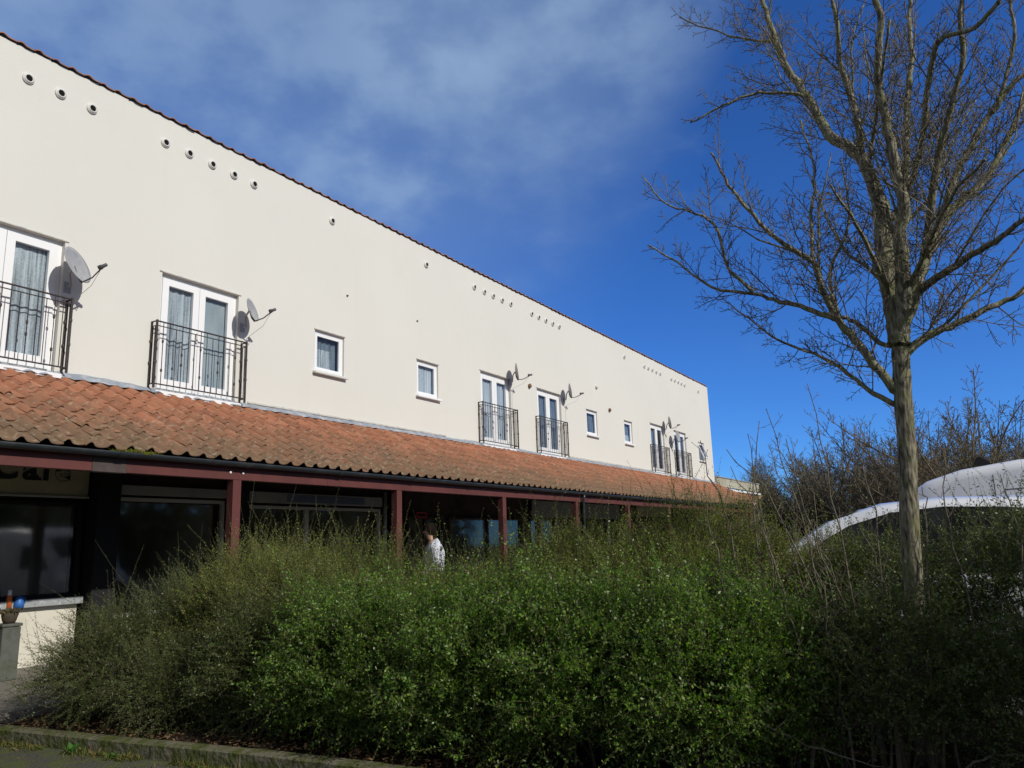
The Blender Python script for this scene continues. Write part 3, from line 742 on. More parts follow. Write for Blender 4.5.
# ------------------------------------------------------------------ signs hung on the shopfronts
def sign(name, x0, x1, z0, z1, m, label, y=SY - .06, trim=None):
    mb = MB(); mb.box(x0, x1, y - .04, y - .001, z0, z1)
    o = mb.build(name, m, bevel=.004); tag(o, label, 'sign'); return o
cs_ = sign('shop_sign', 3.1, 6.52, 2.40, 2.99, M['signcream'], 'cream shop sign with black letters of cafe, half hidden by the maroon beam')
mb = MB(); mb.box(3.1, 6.52, SY - .13, SY - .102, 2.375, 2.40); mb.build('sign_trim', M['shopframe'], cs_)
def letters(txt, x, z, size, y, m, parent, serif=True):
    cu_ = bpy.data.curves.new('lettering', 'FONT'); cu_.body = txt; cu_.size = size; cu_.extrude = .006; cu_.offset = .012
    cu_.align_x = 'RIGHT'; cu_.space_character = 1.25
    o = bpy.data.objects.new('lettering', cu_); COL.objects.link(o); o.data.materials.append(m)
    dg = bpy.context.evaluated_depsgraph_get(); me = bpy.data.meshes.new_from_object(o.evaluated_get(dg))
    bpy.data.objects.remove(o)
    o = bpy.data.objects.new('lettering', me); COL.objects.link(o)
    if not me.materials: me.materials.append(m)
    o.location = (x, y, z); o.rotation_euler = (rad(90), 0, 0); o.parent = parent
    return o
letters('Cafe', 6.24, 2.615, .46, SY - .108, M['blackletter'], cs_)
mb = MB(); mb.box(5.66, 5.84, SY - .118, SY - .103, 2.60, 2.635); mb.box(5.24, 5.42, SY - .118, SY - .103, 2.60, 2.63); mb.build('letter_foot', M['blackletter'], cs_)
sign('shop_sign', 6.98, 8.94, 2.455, 2.60, M['signgrey'], 'narrow grey sign strip over the shop window left of the first maroon post', trim=1)
s3 = sign('shop_sign', 9.40, 12.98, 2.405, 2.60, M['signgrey'], 'pale sign strip with a faded blue panel over the twin shop window')
MB().box(10.3, 12.4, SY - .108, SY - .1015, 2.435, 2.57).build('blue_panel', M['signblue'], s3)
sign('shop_sign', 19.5, 22.3, 2.26, 2.74, M['signgrey'], 'grey sign board between the third and fourth visible posts, left of the dark downpipe')
sign('shop_sign', 22.9, 25.7, 2.26, 2.74, M['signgrey'], 'grey sign board right of the dark downpipe')
sign('shop_sign', 27.3, 30.5, 2.38, 2.80, M['signcream'], 'beige sign board furthest along the row of shops')
rs = sign('hanging_sign', 14.12, 14.52, 2.17, 2.33, M['pier'], 'small red lit sign inside the dark doorway right of the second maroon post', y=WY - .1)
mb = MB()
frame_rect(mb, 14.135, 14.505, 2.185, 2.315, WY - .146, WY - .141, .03)
mb.build('red_border', M['red'], rs)

# ------------------------------------------------------------------ satellite dishes on the wall
def dish(x, z, az, el, R=.285, label='', d=.30):
    r = empty('satellite_dish', (x, WY, z)); tag(r, label, 'satellite dish', 'satellite dishes on the upper wall')
    a = rad(az); e = rad(el)
    n = Vector((math.sin(a) * math.cos(e), -math.cos(a) * math.cos(e), math.sin(e)))
    s = Vector((math.cos(a), math.sin(a), 0)); u = n.cross(s) * -1
    if u.z < 0: u = -u
    c = Vector((0, -d, 0.0))
    mb = MB(); rings, seg = 7, 28; vs = []
    for off in (0.0, -0.008):
        for i in range(rings + 1):
            q = i / rings
            for k in range(seg):
                t = 2 * math.pi * k / seg
                vs.append(c + s * (math.cos(t) * R * .93 * q) + u * (math.sin(t) * R * q) + n * (-.055 + .055 * q * q + off))
    K = (rings + 1) * seg
    fs = []
    for i in range(rings):
        for k in range(seg):
            k2 = (k + 1) % seg
            fs.append((i * seg + k, i * seg + k2, (i + 1) * seg + k2, (i + 1) * seg + k)); fs.append((K + (i + 1) * seg + k, K + (i + 1) * seg + k2, K + i * seg + k2, K + i * seg + k))
    fs += [(rings * seg + k, rings * seg + (k + 1) % seg, K + rings * seg + (k + 1) % seg, K + rings * seg + k) for k in range(seg)]
    mb.add(vs, fs); mb.build('reflector', M['dish'], r, smooth=True)
    foot = c - u * R * .98
    tip = c - u * (R * .72) + n * .31
    mb = MB(); mb.tube([foot - n * .03, foot + n * .14, tip], .011, 6); mb.tube([c - n * .06, c - n * .06 - u * (R * .6), foot - n * .03], .016, 6)
    mb.build('feed_arm', M['dishdark'], r)
    mb = MB(); mb.lathe(tip + u * .02, -n, [(-.09, .001), (-.09, .025), (-.02, .027), (-.01, .036), (.035, .036), (.04, .001)], 10); mb.build('receiver', M['dishdark'], r, smooth=True)
    back = c - n * .075
    mb = MB(); mb.tube([back, Vector((back.x * .5, -.16, -.10)), Vector((.05, -.10, -.26)), Vector((.05, -.004, -.27))], .017, 7); mb.box(-.0, .10, -.012, -.0012, -.35, -.19)
    mb.build('wall_bracket', M['dish'], r)
    mb = MB(); mb.tube([tip, tip * .6 + Vector((.06, -.05, -.25)), Vector((.15, -.012, -.45)), Vector((.13, -.008, -1.2 if z < 6.2 else -1.7))], .004, 4)
    mb.build('cable', M['cable'], r)
    return r
DISHES = [(5.98, 5.73, 26, 22, 'grey satellite dish beside the leftmost balcony door, nearest the camera', .33),
          (9.17, 5.83, 27, 18, 'grey satellite dish at the upper right corner of the second balcony door', .33),
          (18.59, 6.33, 33, 8, 'satellite dish over the right corner of the third balcony door, above a brown outlet', .30),
          (21.91, 6.28, 33, 8, 'satellite dish right of the fourth balcony door, before the small windows', .30),
          (31.09, 6.31, 30, 8, 'small satellite dish high between the last two balcony doors', .30),
          (31.85, 5.80, 0, 8, 'satellite dish hanging in front of the last balcony door', .35)]
for i, (x, z, az, el, lab, d) in enumerate(DISHES): dish(x, z, az, el, (.292, .225, .25, .24, .26, .26)[i], lab, d)

# ------------------------------------------------------------------ vegetation
M['leaf_gloss'] = leaf_mat('glossy_hedge_leaf', [(0.110, 0.155, 0.044), (0.066, 0.101, 0.031), (0.072, 0.161, 0.024), (0.121, 0.247, 0.031), (0.182, 0.316, 0.040), (0.094, 0.190, 0.033), (0.248, 0.333, 0.050), (0.077, 0.172, 0.026)], .40, .45, .45)
M['leaf_wisp'] = leaf_mat('wispy_hedge_leaf', [(0.125, 0.180, 0.038), (0.185, 0.250, 0.042), (0.240, 0.275, 0.055), (0.145, 0.195, 0.048), (0.280, 0.235, 0.058), (0.145, 0.230, 0.036)], .5, .45, .3)
M['leaf_dark'] = leaf_mat('dark_evergreen_leaf', [(0.050, 0.088, 0.019), (0.074, 0.120, 0.023), (0.108, 0.144, 0.029), (0.078, 0.098, 0.027), (0.060, 0.110, 0.021)], .45, .28, .4)
M['twig'] = mat('brown_twig', (0.085, 0.072, 0.042), .85, .2, noise=(30, (0.12, 0.10, 0.07), .45, .65))
M['berry'] = mat('red_berry', (0.35, 0.02, 0.012), .35, .5)

def unit(a): return a / (np.linalg.norm(a, axis=-1, keepdims=True) + 1e-9)

def shoots_to_mesh(name, P, D, Ls, nl, leafL, leafW, material, parent, spread=0.9, bend=0.25, flat=0.0, thin=True):
    """every shoot carries nl leaves in two ranks along a bent stalk; one mesh of leaves, one of stalks"""
    N = len(P); rg = RNG
    s = (np.arange(nl) + .5) / nl
    s = s[None, :] * np.ones((N, 1)) + rg.uniform(-.4, .4, (N, nl)) / nl
    side0 = unit(np.cross(D, rg.normal(0, 1, (N, 3)) * (1 - flat) + np.array([0, 0, 1.0]) * (flat + 1e-3)))
    bendv = unit(rg.normal(0, 1, (N, 3)) + np.array([0, 0, -.6])) * bend
    pos = P[:, None] + D[:, None] * (s * Ls[:, None])[..., None] + bendv[:, None] * ((s ** 2) * Ls[:, None])[..., None]
    tan = unit(D[:, None] + 2 * bendv[:, None] * s[..., None])
    sgn = np.where(np.arange(nl) % 2 == 0, 1.0, -1.0)[None, :, None]
    rot = rg.normal(0, .75 * (1 - flat) + .25, (N, nl, 1))
    up0 = np.cross(side0, D)[:, None]
    side = unit(side0[:, None] * np.cos(rot) + up0 * np.sin(rot)) * sgn
    ld = unit(tan * (1 - .45 * spread) + side * spread + rg.normal(0, .22, (N, nl, 3)))
    nrm = unit(np.cross(ld, np.cross(tan, side)) * 0 + np.cross(side, tan) * sgn + rg.normal(0, .35, (N, nl, 3)))
    wv = unit(np.cross(nrm, ld))
    size = (rg.uniform(.65, 1.25, (N, nl)) * np.where(s > .85, .7, 1.0))[..., None]
    L = leafL * size; Wd = leafW * size
    a = pos; c = pos + ld * L
    m_ = pos + ld * L * .48
    b = m_ + wv * Wd * .5 + nrm * Wd * .14; d = m_ - wv * Wd * .5 + nrm * Wd * .14
    V = np.stack([a, b, c, d], 2).reshape(-1, 3)
    V[:, 2] = np.maximum(V[:, 2], .02)
    lo = np_mesh('foliage', V, np.arange(len(V)).reshape(-1, 4), material, parent)
    # stalks
    q = np.array([0, .35, .7, 1.0]); K = 4
    cp = P[:, None] + D[:, None] * (q[None] * Ls[:, None])[..., None] + bendv[:, None] * ((q ** 2)[None] * Ls[:, None])[..., None]
    u = side0; w = unit(np.cross(D, u)); r = np.array([.0020, .0016, .0012, .0006])
    ring = []
    for k in range(3):
        an = 2 * math.pi * k / 3
        ring.append(cp + (u * math.cos(an) + w * math.sin(an))[:, None] * r[None, :, None])
    R = np.stack(ring, 2).reshape(N, K * 3, 3)
    base = (np.arange(N) * K * 3)[:, None]
    quads = np.array([[i * 3 + k, i * 3 + (k + 1) % 3, (i + 1) * 3 + (k + 1) % 3, (i + 1) * 3 + k] for i in range(K - 1) for k in range(3)])
    Q = (base[:, :, None] + quads[None]).reshape(-1, 4)
    return lo, R.reshape(-1, 3), Q

def lobe_points(lobes, n, inner=.5, face=True):
    lb = np.array(lobes, float); area = lb[:, 3] * lb[:, 4] + lb[:, 4] * lb[:, 5] + lb[:, 3] * lb[:, 5]
    P, D = [], []
    while sum(len(p) for p in P) < n:
        k = RNG.choice(len(lb), 4000, p=area / area.sum())
        d = unit(RNG.normal(0, 1, (4000, 3)))
        fac = d @ np.array([-.75, -.25, .6])
        keep = (d[:, 2] > -.75) & ((fac > -.25) | (RNG.random(4000) < .3))
        lump = 1 + .20 * np.sin(d[:, 0] * 5.5 + k * 2) * np.sin(d[:, 1] * 6 + d[:, 2] * 4 + k) + .09 * np.sin(d[:, 2] * 13 + d[:, 0] * 5 + k * 3) + .06 * np.sin(d[:, 1] * 21 + d[:, 2] * 17)
        f = 1 - inner * RNG.random(4000) ** 1.7
        p = lb[k, :3] + d * lb[k, 3:6] * (f * lump)[:, None]
        # drop what sinks well inside a neighbouring lobe
        dep = np.min(np.linalg.norm((p[:, None] - lb[None, :, :3]) / lb[None, :, 3:6], axis=2), axis=1)
        hole = np.sin(p[:, 0] * 9.1 + 1) * np.sin(p[:, 1] * 7.7 + p[:, 2] * 3) + np.sin(p[:, 2] * 10.3 + p[:, 1] * 4.1) * np.sin(p[:, 0] * 5 - p[:, 1] * 6)
        keep &= (hole < .75) | (RNG.random(4000) < .25)
        keep &= (dep > .48) & (p[:, 2] > .10) & ((p[:, 2] > .50) | (RNG.random(4000) < .35 + .65 * (p[:, 2] / .5) ** 1.5))
        P.append(p[keep]); D.append(unit(d / lb[k, 3:6])[keep])
    return np.concatenate(P)[:n], np.concatenate(D)[:n]

def shrub(label, lobes, n, material, leaf=(.024, .013), slen=(.16, .34), nl=16, upb=.5, outb=.8, rnd=.45, spread=.9, bend=.25, flat=0.0, wisps=0, group='shrubs of the long hedge bed', name='shrub', inner=.5):
    c = np.mean(np.array(lobes)[:, :2], axis=0)
    r = empty(name, (0, 0, 0)); tag(r, label, 'shrub', group)
    P, D = lobe_points(lobes, n, inner)
    d = unit(D * outb + np.array([0, 0, upb]) + RNG.normal(0, rnd, (n, 3)))
    Ls = RNG.uniform(slen[0], slen[1], n)
    P = P - d * (Ls * .55)[:, None]
    P[:, 2] = np.maximum(P[:, 2], .06)
    lo, R1, Q1 = shoots_to_mesh('foliage', P, d, Ls, nl, leaf[0], leaf[1], material, r, spread, bend, flat)
    RR, QQ = [R1], [Q1]
    if wisps:
        P2, D2 = lobe_points(lobes, wisps * 3, .25)
        sel = np.argsort(-(P2[:, 2] + RNG.normal(0, .12, len(P2))))[:wisps]
        P2 = P2[sel]
        d2 = unit(D2[sel] * .45 + np.array([-.05, 0.0, .9]) + RNG.normal(0, .33, (wisps, 3)))
        L2 = RNG.uniform(.28, .72, wisps)
        P2 = P2 - d2 * .15
        lo2, R2, Q2 = shoots_to_mesh('foliage', P2, d2, L2, 32, leaf[0] * .82, leaf[1] * .78, material, r, .85, .30, 0)
        lo2.name = 'long_shoots'
        QQ.append(Q2 + len(R1)); RR.append(R2)
    np_mesh('twigs', np.concatenate(RR), np.concatenate(QQ), M['twig'], r)
    mb = MB()
    lb = np.array(lobes)
    for i in range(14 * len(lobes)):
        L = lb[i % len(lobes)]; a = RNG.uniform(0, 2 * math.pi); q = RNG.uniform(.25, .85)
        b0 = Vector((L[0] + RNG.normal(0, .12), L[1] + RNG.normal(0, .12), .06))
        tp = Vector((L[0] + math.cos(a) * L[3] * q, L[1] + math.sin(a) * L[4] * q, L[2] + L[5] * RNG.uniform(.1, .75)))
        md = b0.lerp(tp, .5) + Vector((RNG.normal(0, .06), RNG.normal(0, .06), .12))
        r0 = RNG.uniform(.006, .014)
        mb.tube([b0, b0.lerp(md, .5) + Vector((RNG.normal(0, .03), RNG.normal(0, .03), 0)), md, tp], [r0, r0 * .85, r0 * .6, r0 * .3], 5)
    for L in lb[1:]: mb.tube([(lb[0][0], lb[0][1], .07), (L[0], L[1], .07)], .03, 6)
    mb.build('stems', M['twig'], r)
    return r

shrub('dark feathery evergreen shrub at the left end of the bed beside the mossy kerb',
      [(4.72, 7.15, .48, .78, .62, .62), (5.25, 6.75, .62, .7, .6, .70), (4.62, 6.35, .38, .5, .6, .42)], 5200, M['leaf_dark'], (.020, .0075), (.22, .46), 26, .12, .95, .42, .85, .28, .55, 160)
shrub('olive wispy shrub rising behind the dark one, below the first maroon post',
      [(5.55, 6.35, .80, .75, .7, .80), (5.35, 5.55, .72, .75, .62, .80)], 4600, M['leaf_wisp'], (.020, .0085), (.20, .42), 24, .55, .7, .42, .85, .25, .2, 380)
shrub('low brown tinged shrub overhanging the kerb, left of the bright green bush',
      [(4.85, 5.45, .55, .50, .55, .62)], 1900, M['leaf_dark'], (.021, .009), (.2, .4), 22, .3, .8, .45, .85, .25, .3, 60)
shrub('bright glossy green bush bulging over the kerb at its left face',
      [(4.90, 4.55, .62, .58, .74, .64), (5.05, 4.05, .60, .58, .66, .60)], 4200, M['leaf_gloss'], (.026, .0155), (.18, .40), 18, .5, .8, .5, .9, .32, .1, 160)
shrub('yellow green wispy shrub behind the bright bush, below the second maroon post',
      [(6.2, 5.65, .76, .8, .75, .78), (6.15, 4.2, .64, .8, .9, .72), (5.55, 4.35, .58, .6, .9, .66)], 6600, M['leaf_wisp'], (.020, .0095), (.20, .42), 24, .6, .6, .42, .85, .25, .1, 560)
shrub('broad glossy hedge bush at the bottom centre of the picture',
      [(5.0, 3.35, .62, .66, .76, .64), (5.12, 2.65, .66, .66, .66, .64)], 5000, M['leaf_gloss'], (.027, .016), (.18, .40), 18, .5, .8, .5, .9, .32, .1, 200)
shrub('light green wispy shrub at the middle top of the hedge, before the dark downpipe',
      [(6.35, 3.15, .86, .80, .8, .76), (5.95, 2.55, .80, .6, .7, .70), (5.6, 3.1, .70, .6, .9, .66), (5.75, 2.0, .72, .55, .6, .66)], 7000, M['leaf_wisp'], (.021, .010), (.20, .42), 24, .6, .6, .42, .85, .25, .1, 560)
shrub('deep green leathery bush right of bottom centre with small shiny leaves',
      [(5.25, 1.80, .64, .64, .62, .66), (5.5, 1.35, .60, .5, .45, .58)], 3800, M['leaf_gloss'], (.026, .0155), (.18, .40), 18, .45, .8, .5, .9, .32, .1, 140)
shrub('tall olive shrub at the far end of the hedge, hiding the last posts',
      [(6.65, 2.05, .92, .7, .75, .86), (6.75, 1.35, .78, .62, .6, .72)], 4600, M['leaf_wisp'], (.021, .010), (.20, .42), 22, .6, .6, .45, .85, .25, .1, 300)
shrub('shaded dark shrub below the car, right of the bare tree trunk',
      [(6.75, -.25, .88, .6, .8, .78), (6.45, -.95, .88, .6, .7, .80)], 4200, M['leaf_dark'], (.024, .012), (.18, .36), 18, .4, .8, .5, .9, .25, .1, 220)
shrub('low dark undergrowth shrub around the foot of the bare tree',
      [(6.6, .75, .80, .55, .65, .74), (5.45, .62, .70, .40, .50, .50), (5.6, -.15, .55, .42, .55, .52)], 3600, M['leaf_dark'], (.024, .012), (.16, .34), 18, .4, .8, .55, .9, .25, .1, 60)
shrub('unseen dark evergreen bush added to shade the right end of the hedge bed',
      [(5.3, -1.75, 1.3, .85, .85, 1.45), (4.75, -1.75, 1.15, .7, .75, 1.35), (5.7, -2.9, 1.0, .9, .8, 1.3)], 6600, M['leaf_dark'], (.026, .013), (.18, .36), 18, .4, .8, .5, .9, .25, .1, 60)  # out-of-view bush, added to shade the hedge round the trunk foot

# red berries caught among the leaves
def ball(mb, c, r):
    mb.lathe(c, (0, 0, 1), [(-r, .0005), (-r * .7, r * .72), (0, r), (r * .7, r * .72), (r, .0005)], 8)

# ---- the bare tree
def bark_mat(name, c1, c2, c3):
    m = bpy.data.materials.new(name); m.use_nodes = True
    n, l = m.node_tree.nodes, m.node_tree.links
    b = n['Principled BSDF']; b.inputs['Roughness'].default_value = .9; b.inputs['Specular IOR Level'].default_value = .2
    t = n.new('ShaderNodeTexCoord'); mp = n.new('ShaderNodeMapping'); mp.inputs['Scale'].default_value = (1, 1, .22); l.new(t.outputs['Object'], mp.inputs[0])
    q = n.new('ShaderNodeTexNoise'); q.inputs['Scale'].default_value = 55; q.inputs['Detail'].default_value = 6; l.new(mp.outputs[0], q.inputs['Vector'])
    q2 = n.new('ShaderNodeTexNoise'); q2.inputs['Scale'].default_value = 9; q2.inputs['Detail'].default_value = 4; l.new(t.outputs['Object'], q2.inputs['Vector'])
    cr = n.new('ShaderNodeValToRGB'); e = cr.color_ramp.elements; e[0].position = .38; e[0].color = (*c1, 1); e[1].position = .66; e[1].color = (*c2, 1); l.new(q.outputs[0], cr.inputs[0])
    r = n.new('ShaderNodeMapRange'); r.inputs['From Min'].default_value = .46; r.inputs['From Max'].default_value = .64; r.inputs['To Max'].default_value = .7; l.new(q2.outputs[0], r.inputs['Value'])
    mxn = n.new('ShaderNodeMix'); mxn.data_type = 'RGBA'; mxn.inputs['B'].default_value = (*c3, 1); l.new(r.outputs[0], mxn.inputs['Factor']); l.new(cr.outputs[0], mxn.inputs['A']); l.new(mxn.outputs['Result'], b.inputs['Base Color'])
    bn = n.new('ShaderNodeBump'); bn.inputs['Strength'].default_value = .8; bn.inputs['Distance'].default_value = .01; l.new(q.outputs[0], bn.inputs['Height']); l.new(bn.outputs[0], b.inputs['Normal'])
    return m
M['bark'] = bark_mat('mossy_grey_bark', (0.05, 0.045, 0.032), (0.30, 0.275, 0.20), (0.15, 0.16, 0.07))
M['branch'] = bark_mat('grey_branch_bark', (0.08, 0.07, 0.05), (0.33, 0.31, 0.225), (0.19, 0.205, 0.09))
M['finetwig'] = mat('grey_brown_fine_twig', (0.155, 0.138, 0.10), .85, .2)

def smooth_path(pts, n=3):
    P = np.array(pts, float)
    if len(P) < 3: return P
    E = np.vstack([2 * P[0] - P[1], P, 2 * P[-1] - P[-2]]); o = []
    for i in range(1, len(E) - 2):
        for k in range(n):
            t = k / n
            o.append(.5 * (2 * E[i] + (E[i + 1] - E[i - 1]) * t + (2 * E[i - 1] - 5 * E[i] + 4 * E[i + 1] - E[i + 2]) * t * t + (3 * E[i] - E[i - 1] - 3 * E[i + 1] + E[i + 2]) * t ** 3))
    o.append(P[-1]); return np.array(o)

class Grow:
    """a bare crown: thick limbs go to one mesh, fine twigs to another"""
    def __init__(s, seed, rmin=.0018, thick=.010): s.limb, s.twig, s.r, s.rmin, s.th = MB(), MB(), np.random.default_rng(seed), rmin, thick
    def put(s, P, R):
        R = np.maximum(R, s.rmin)
        m = s.limb if R[0] > s.th else s.twig
        m.tube(P, list(R), 9 if R[0] > .03 else (6 if R[0] > s.th else 3), cap=R[0] > s.th)
    def side(s, P, R, level, spacing, lmax, start=.12, up=.25, spur=True, cfac=.5, angle=(35, 65)):
        seg = np.linalg.norm(np.diff(P, axis=0), axis=1); acc = np.concatenate([[0], np.cumsum(seg)]); T = acc[-1]
        x = T * start + spacing * s.r.random(); az = s.r.uniform(0, 6.28)
        while x < T * .98:
            i = min(np.searchsorted(acc, x) - 1, len(P) - 2); i = max(i, 0); f = (x - acc[i]) / max(seg[i], 1e-6)
            p = P[i] + (P[i + 1] - P[i]) * f; r = R[i] + (R[i + 1] - R[i]) * f
            t = (P[i + 1] - P[i]) / max(seg[i], 1e-6)
            az += 2.4 + s.r.normal(0, .5)
            u = np.cross(t, [0.31, 0.2, .93]); u /= np.linalg.norm(u) + 1e-9; w = np.cross(t, u)
            an = rad(s.r.uniform(*angle))
            d = t * math.cos(an) + (u * math.cos(az) + w * math.sin(az)) * math.sin(an) + np.array([0, 0, up]); d /= np.linalg.norm(d)
            rem = T - x
            ln = lmax * s.r.uniform(.35, 1.0) * (.35 + .65 * min(1, rem / (T * .7)))
            s.branch(p, d, ln, min(r * .62, .0016 + ln * cfac * .016), level, spacing)
            x += spacing * s.r.uniform(.5, 1.5)
    def branch(s, p, d, ln, r, level, spacing):
        n = 5 if ln > .25 else 3
        P = [p]; q = p.copy(); dd = d.copy()
        for k in range(n):
            dd = dd + s.r.normal(0, .13, 3) + np.array([0, 0, .06]); dd /= np.linalg.norm(dd)
            q = q + dd * ln / n; P.append(q.copy())
        P = np.array(P); R = np.linspace(r, max(r * .35, s.rmin), len(P))
        s.put(P, R)
        if level > 0 and ln > .06:
            s.side(P, R, level - 1, max(spacing * .62, .035), ln * .55, .15, .12)

LIMBS = [
    ([(5.95, 0.508, 0.843), (5.95, 0.487, 1.162), (5.95, 0.463, 1.554), (5.95, 0.417, 2.091), (5.95, 0.396, 2.473), (5.95, 0.379, 2.713), (5.95, 0.371, 2.892)], (0.098, 0.082)),
    ([(5.95, 0.371, 2.892), (5.988, 0.386, 3.176), (6.032, 0.395, 3.525), (6.06, 0.385, 3.751), (6.082, 0.38, 3.932)], (0.058, 0.05)),
    ([(5.95, 0.365, 2.891), (5.904, 0.316, 3.054), (5.814, 0.278, 3.387), (5.769, 0.276, 3.556), (5.712, 0.216, 3.75), (5.653, 0.235, 3.969), (5.574, 0.243, 4.259), (5.481, 0.256, 4.604), (5.382, 0.193, 4.945), (5.319, 0.203, 5.173), (5.229, 0.187, 5.494)], (0.052, 0.012)),
    ([(6.082, 0.38, 3.932), (6.195, 0.481, 4.391), (6.283, 0.696, 4.704), (6.371, 0.825, 5.107), (6.458, 0.989, 5.514), (6.559, 1.097, 6.041), (6.615, 1.153, 6.346), (6.707, 1.237, 6.871)], (0.042, 0.012)),
    ([(6.195, 0.481, 4.391), (6.155, 0.468, 4.708), (6.105, 0.533, 5.112), (6.058, 0.514, 5.493), (6.013, 0.52, 5.864)], (0.026, 0.01)),
    ([(6.06, 0.385, 3.751), (6.152, 0.225, 3.981), (6.349, 0.142, 4.695), (6.498, 0.044, 5.254), (6.605, 0.013, 5.699), (6.746, -0.078, 6.287)], (0.03, 0.01)),
    ([(6.371, 0.825, 5.107), (6.322, 0.96, 5.184), (6.221, 1.264, 5.22), (6.126, 1.545, 5.127), (6.057, 1.749, 5.048)], (0.014, 0.005)),
    ([(6.458, 0.989, 5.514), (6.496, 1.038, 5.789), (6.541, 1.297, 5.949), (6.586, 1.558, 6.163), (6.65, 1.941, 6.509)], (0.013, 0.005)),
    ([(5.95, 0.351, 2.954), (6.045, 0.241, 3.186), (6.146, 0.156, 3.461), (6.214, 0.074, 3.633), (6.27, 0.001, 3.776), (6.352, -0.141, 3.943), (6.433, -0.3, 4.083), (6.579, -0.516, 4.447), (6.756, -0.722, 4.971), (6.92, -0.93, 5.468)], (0.04, 0.012)),
    ([(6.045, 0.225, 3.212), (5.966, 0.049, 3.287), (5.882, -0.131, 3.359), (5.791, -0.317, 3.42), (5.721, -0.445, 3.482), (5.609, -0.648, 3.549), (5.488, -0.84, 3.641)], (0.024, 0.008)),
    ([(5.95, 0.35, 2.751), (5.985, 0.2, 2.871), (6.013, 0.061, 2.918), (6.056, -0.141, 3.006), (6.084, -0.271, 3.053), (6.113, -0.405, 3.105), (6.161, -0.622, 3.194), (6.217, -0.879, 3.246)], (0.028, 0.008)),
    ([(6.146, 0.156, 3.461), (5.963, -0.004, 4.052), (5.872, -0.11, 4.317), (5.734, -0.262, 4.705), (5.656, -0.278, 4.952), (5.556, -0.348, 5.242)], (0.024, 0.009)),
    ([(6.152, 0.225, 3.981), (6.003, 0.076, 4.249), (5.69, -0.115, 4.829), (5.56, -0.348, 4.803), (5.449, -0.494, 4.88), (5.34, -0.618, 4.969)], (0.02, 0.008)),
    ([(6.27, 0.001, 3.776), (6.316, -0.118, 4.111), (6.383, -0.379, 4.538), (6.427, -0.583, 4.777), (6.466, -0.796, 4.909), (6.52, -1.094, 5.07)], (0.024, 0.009)),
    ([(6.383, -0.379, 4.538), (6.361, -0.476, 4.641), (6.299, -0.617, 5.046), (6.259, -0.633, 5.346), (6.219, -0.684, 5.633)], (0.014, 0.007)),
    ([(5.95, 0.419, 2.49), (5.886, 0.514, 2.649), (5.798, 0.639, 2.875), (5.738, 0.732, 3.031), (5.66, 0.795, 3.26), (5.601, 0.827, 3.436), (5.529, 0.989, 3.578), (5.468, 1.108, 3.724), (5.397, 1.23, 3.914), (5.33, 1.318, 4.108), (5.267, 1.386, 4.299)], (0.03, 0.006)),
    ([(5.738, 0.732, 3.031), (5.77, 0.935, 3.158), (5.796, 1.108, 3.251), (5.825, 1.312, 3.354), (5.868, 1.639, 3.488), (5.911, 1.921, 3.772), (5.944, 2.163, 3.987)], (0.017, 0.005)),
    ([(5.825, 1.31, 3.369), (5.782, 1.469, 3.6), (5.729, 1.534, 3.944), (5.697, 1.706, 4.078), (5.665, 1.893, 4.192), (5.626, 2.04, 4.435)], (0.012, 0.004)),
    ([(5.95, 0.499, 2.45), (6.037, 0.656, 2.592), (6.119, 0.793, 2.752), (6.212, 0.993, 2.909), (6.35, 1.32, 3.137), (6.516, 1.684, 3.547)], (0.018, 0.005)),
    ([(5.95, 0.4, 2.81), (5.95, 0.497, 2.862), (5.95, 0.641, 3.042), (5.95, 0.75, 3.107)], (0.018, 0.012)),
    ([(5.601, 0.827, 3.436), (5.675, 0.813, 3.831), (5.74, 0.76, 4.181), (5.818, 0.834, 4.649)], (0.012, 0.005)),
    ([(5.95, 0.75, 3.107), (6.137, 0.791, 3.526), (6.352, 0.629, 3.971), (6.595, 0.671, 4.605)], (0.014, 0.005)),
    ([(5.988, 0.39, 3.245), (6.242, 0.524, 3.5), (6.53, 0.711, 3.796), (6.893, 0.875, 4.273), (7.229, 0.993, 4.773)], (0.016, 0.005)),
    ([(6.032, 0.393, 3.486), (6.391, 0.254, 3.849), (6.742, 0.063, 4.181), (7.178, -0.115, 4.714), (7.69, -0.39, 5.351)], (0.018, 0.006)),
    ([(5.988, 0.386, 3.176), (5.612, 0.455, 3.444), (5.329, 0.524, 3.616), (5.077, 0.594, 3.749)], (0.016, 0.005)),
    ([(5.988, 0.317, 3.156), (5.551, 0.126, 3.349), (5.103, -0.052, 3.483), (4.678, -0.237, 3.503)], (0.016, 0.005)),
    ([(6.06, 0.385, 3.751), (5.787, 0.393, 4.172), (5.504, 0.254, 4.532), (5.222, 0.126, 4.849)], (0.016, 0.006)),
]
tree = empty('bare_tree', (5.95, .49, .1)); tag(tree, 'leafless tree with mossy trunk rising from the right of the hedge before the white car', 'tree')
tree.matrix_basis = Matrix.Translation((5.95, .49, .1))
def tpart(mb, name, m, smooth=True):
    o = mb.build(name, m, smooth=smooth); o.parent = tree; o.matrix_parent_inverse = tree.matrix_basis.inverted(); return o
g = Grow(4, .0021, .008)
tr = MB()
rt = np.random.default_rng(2)
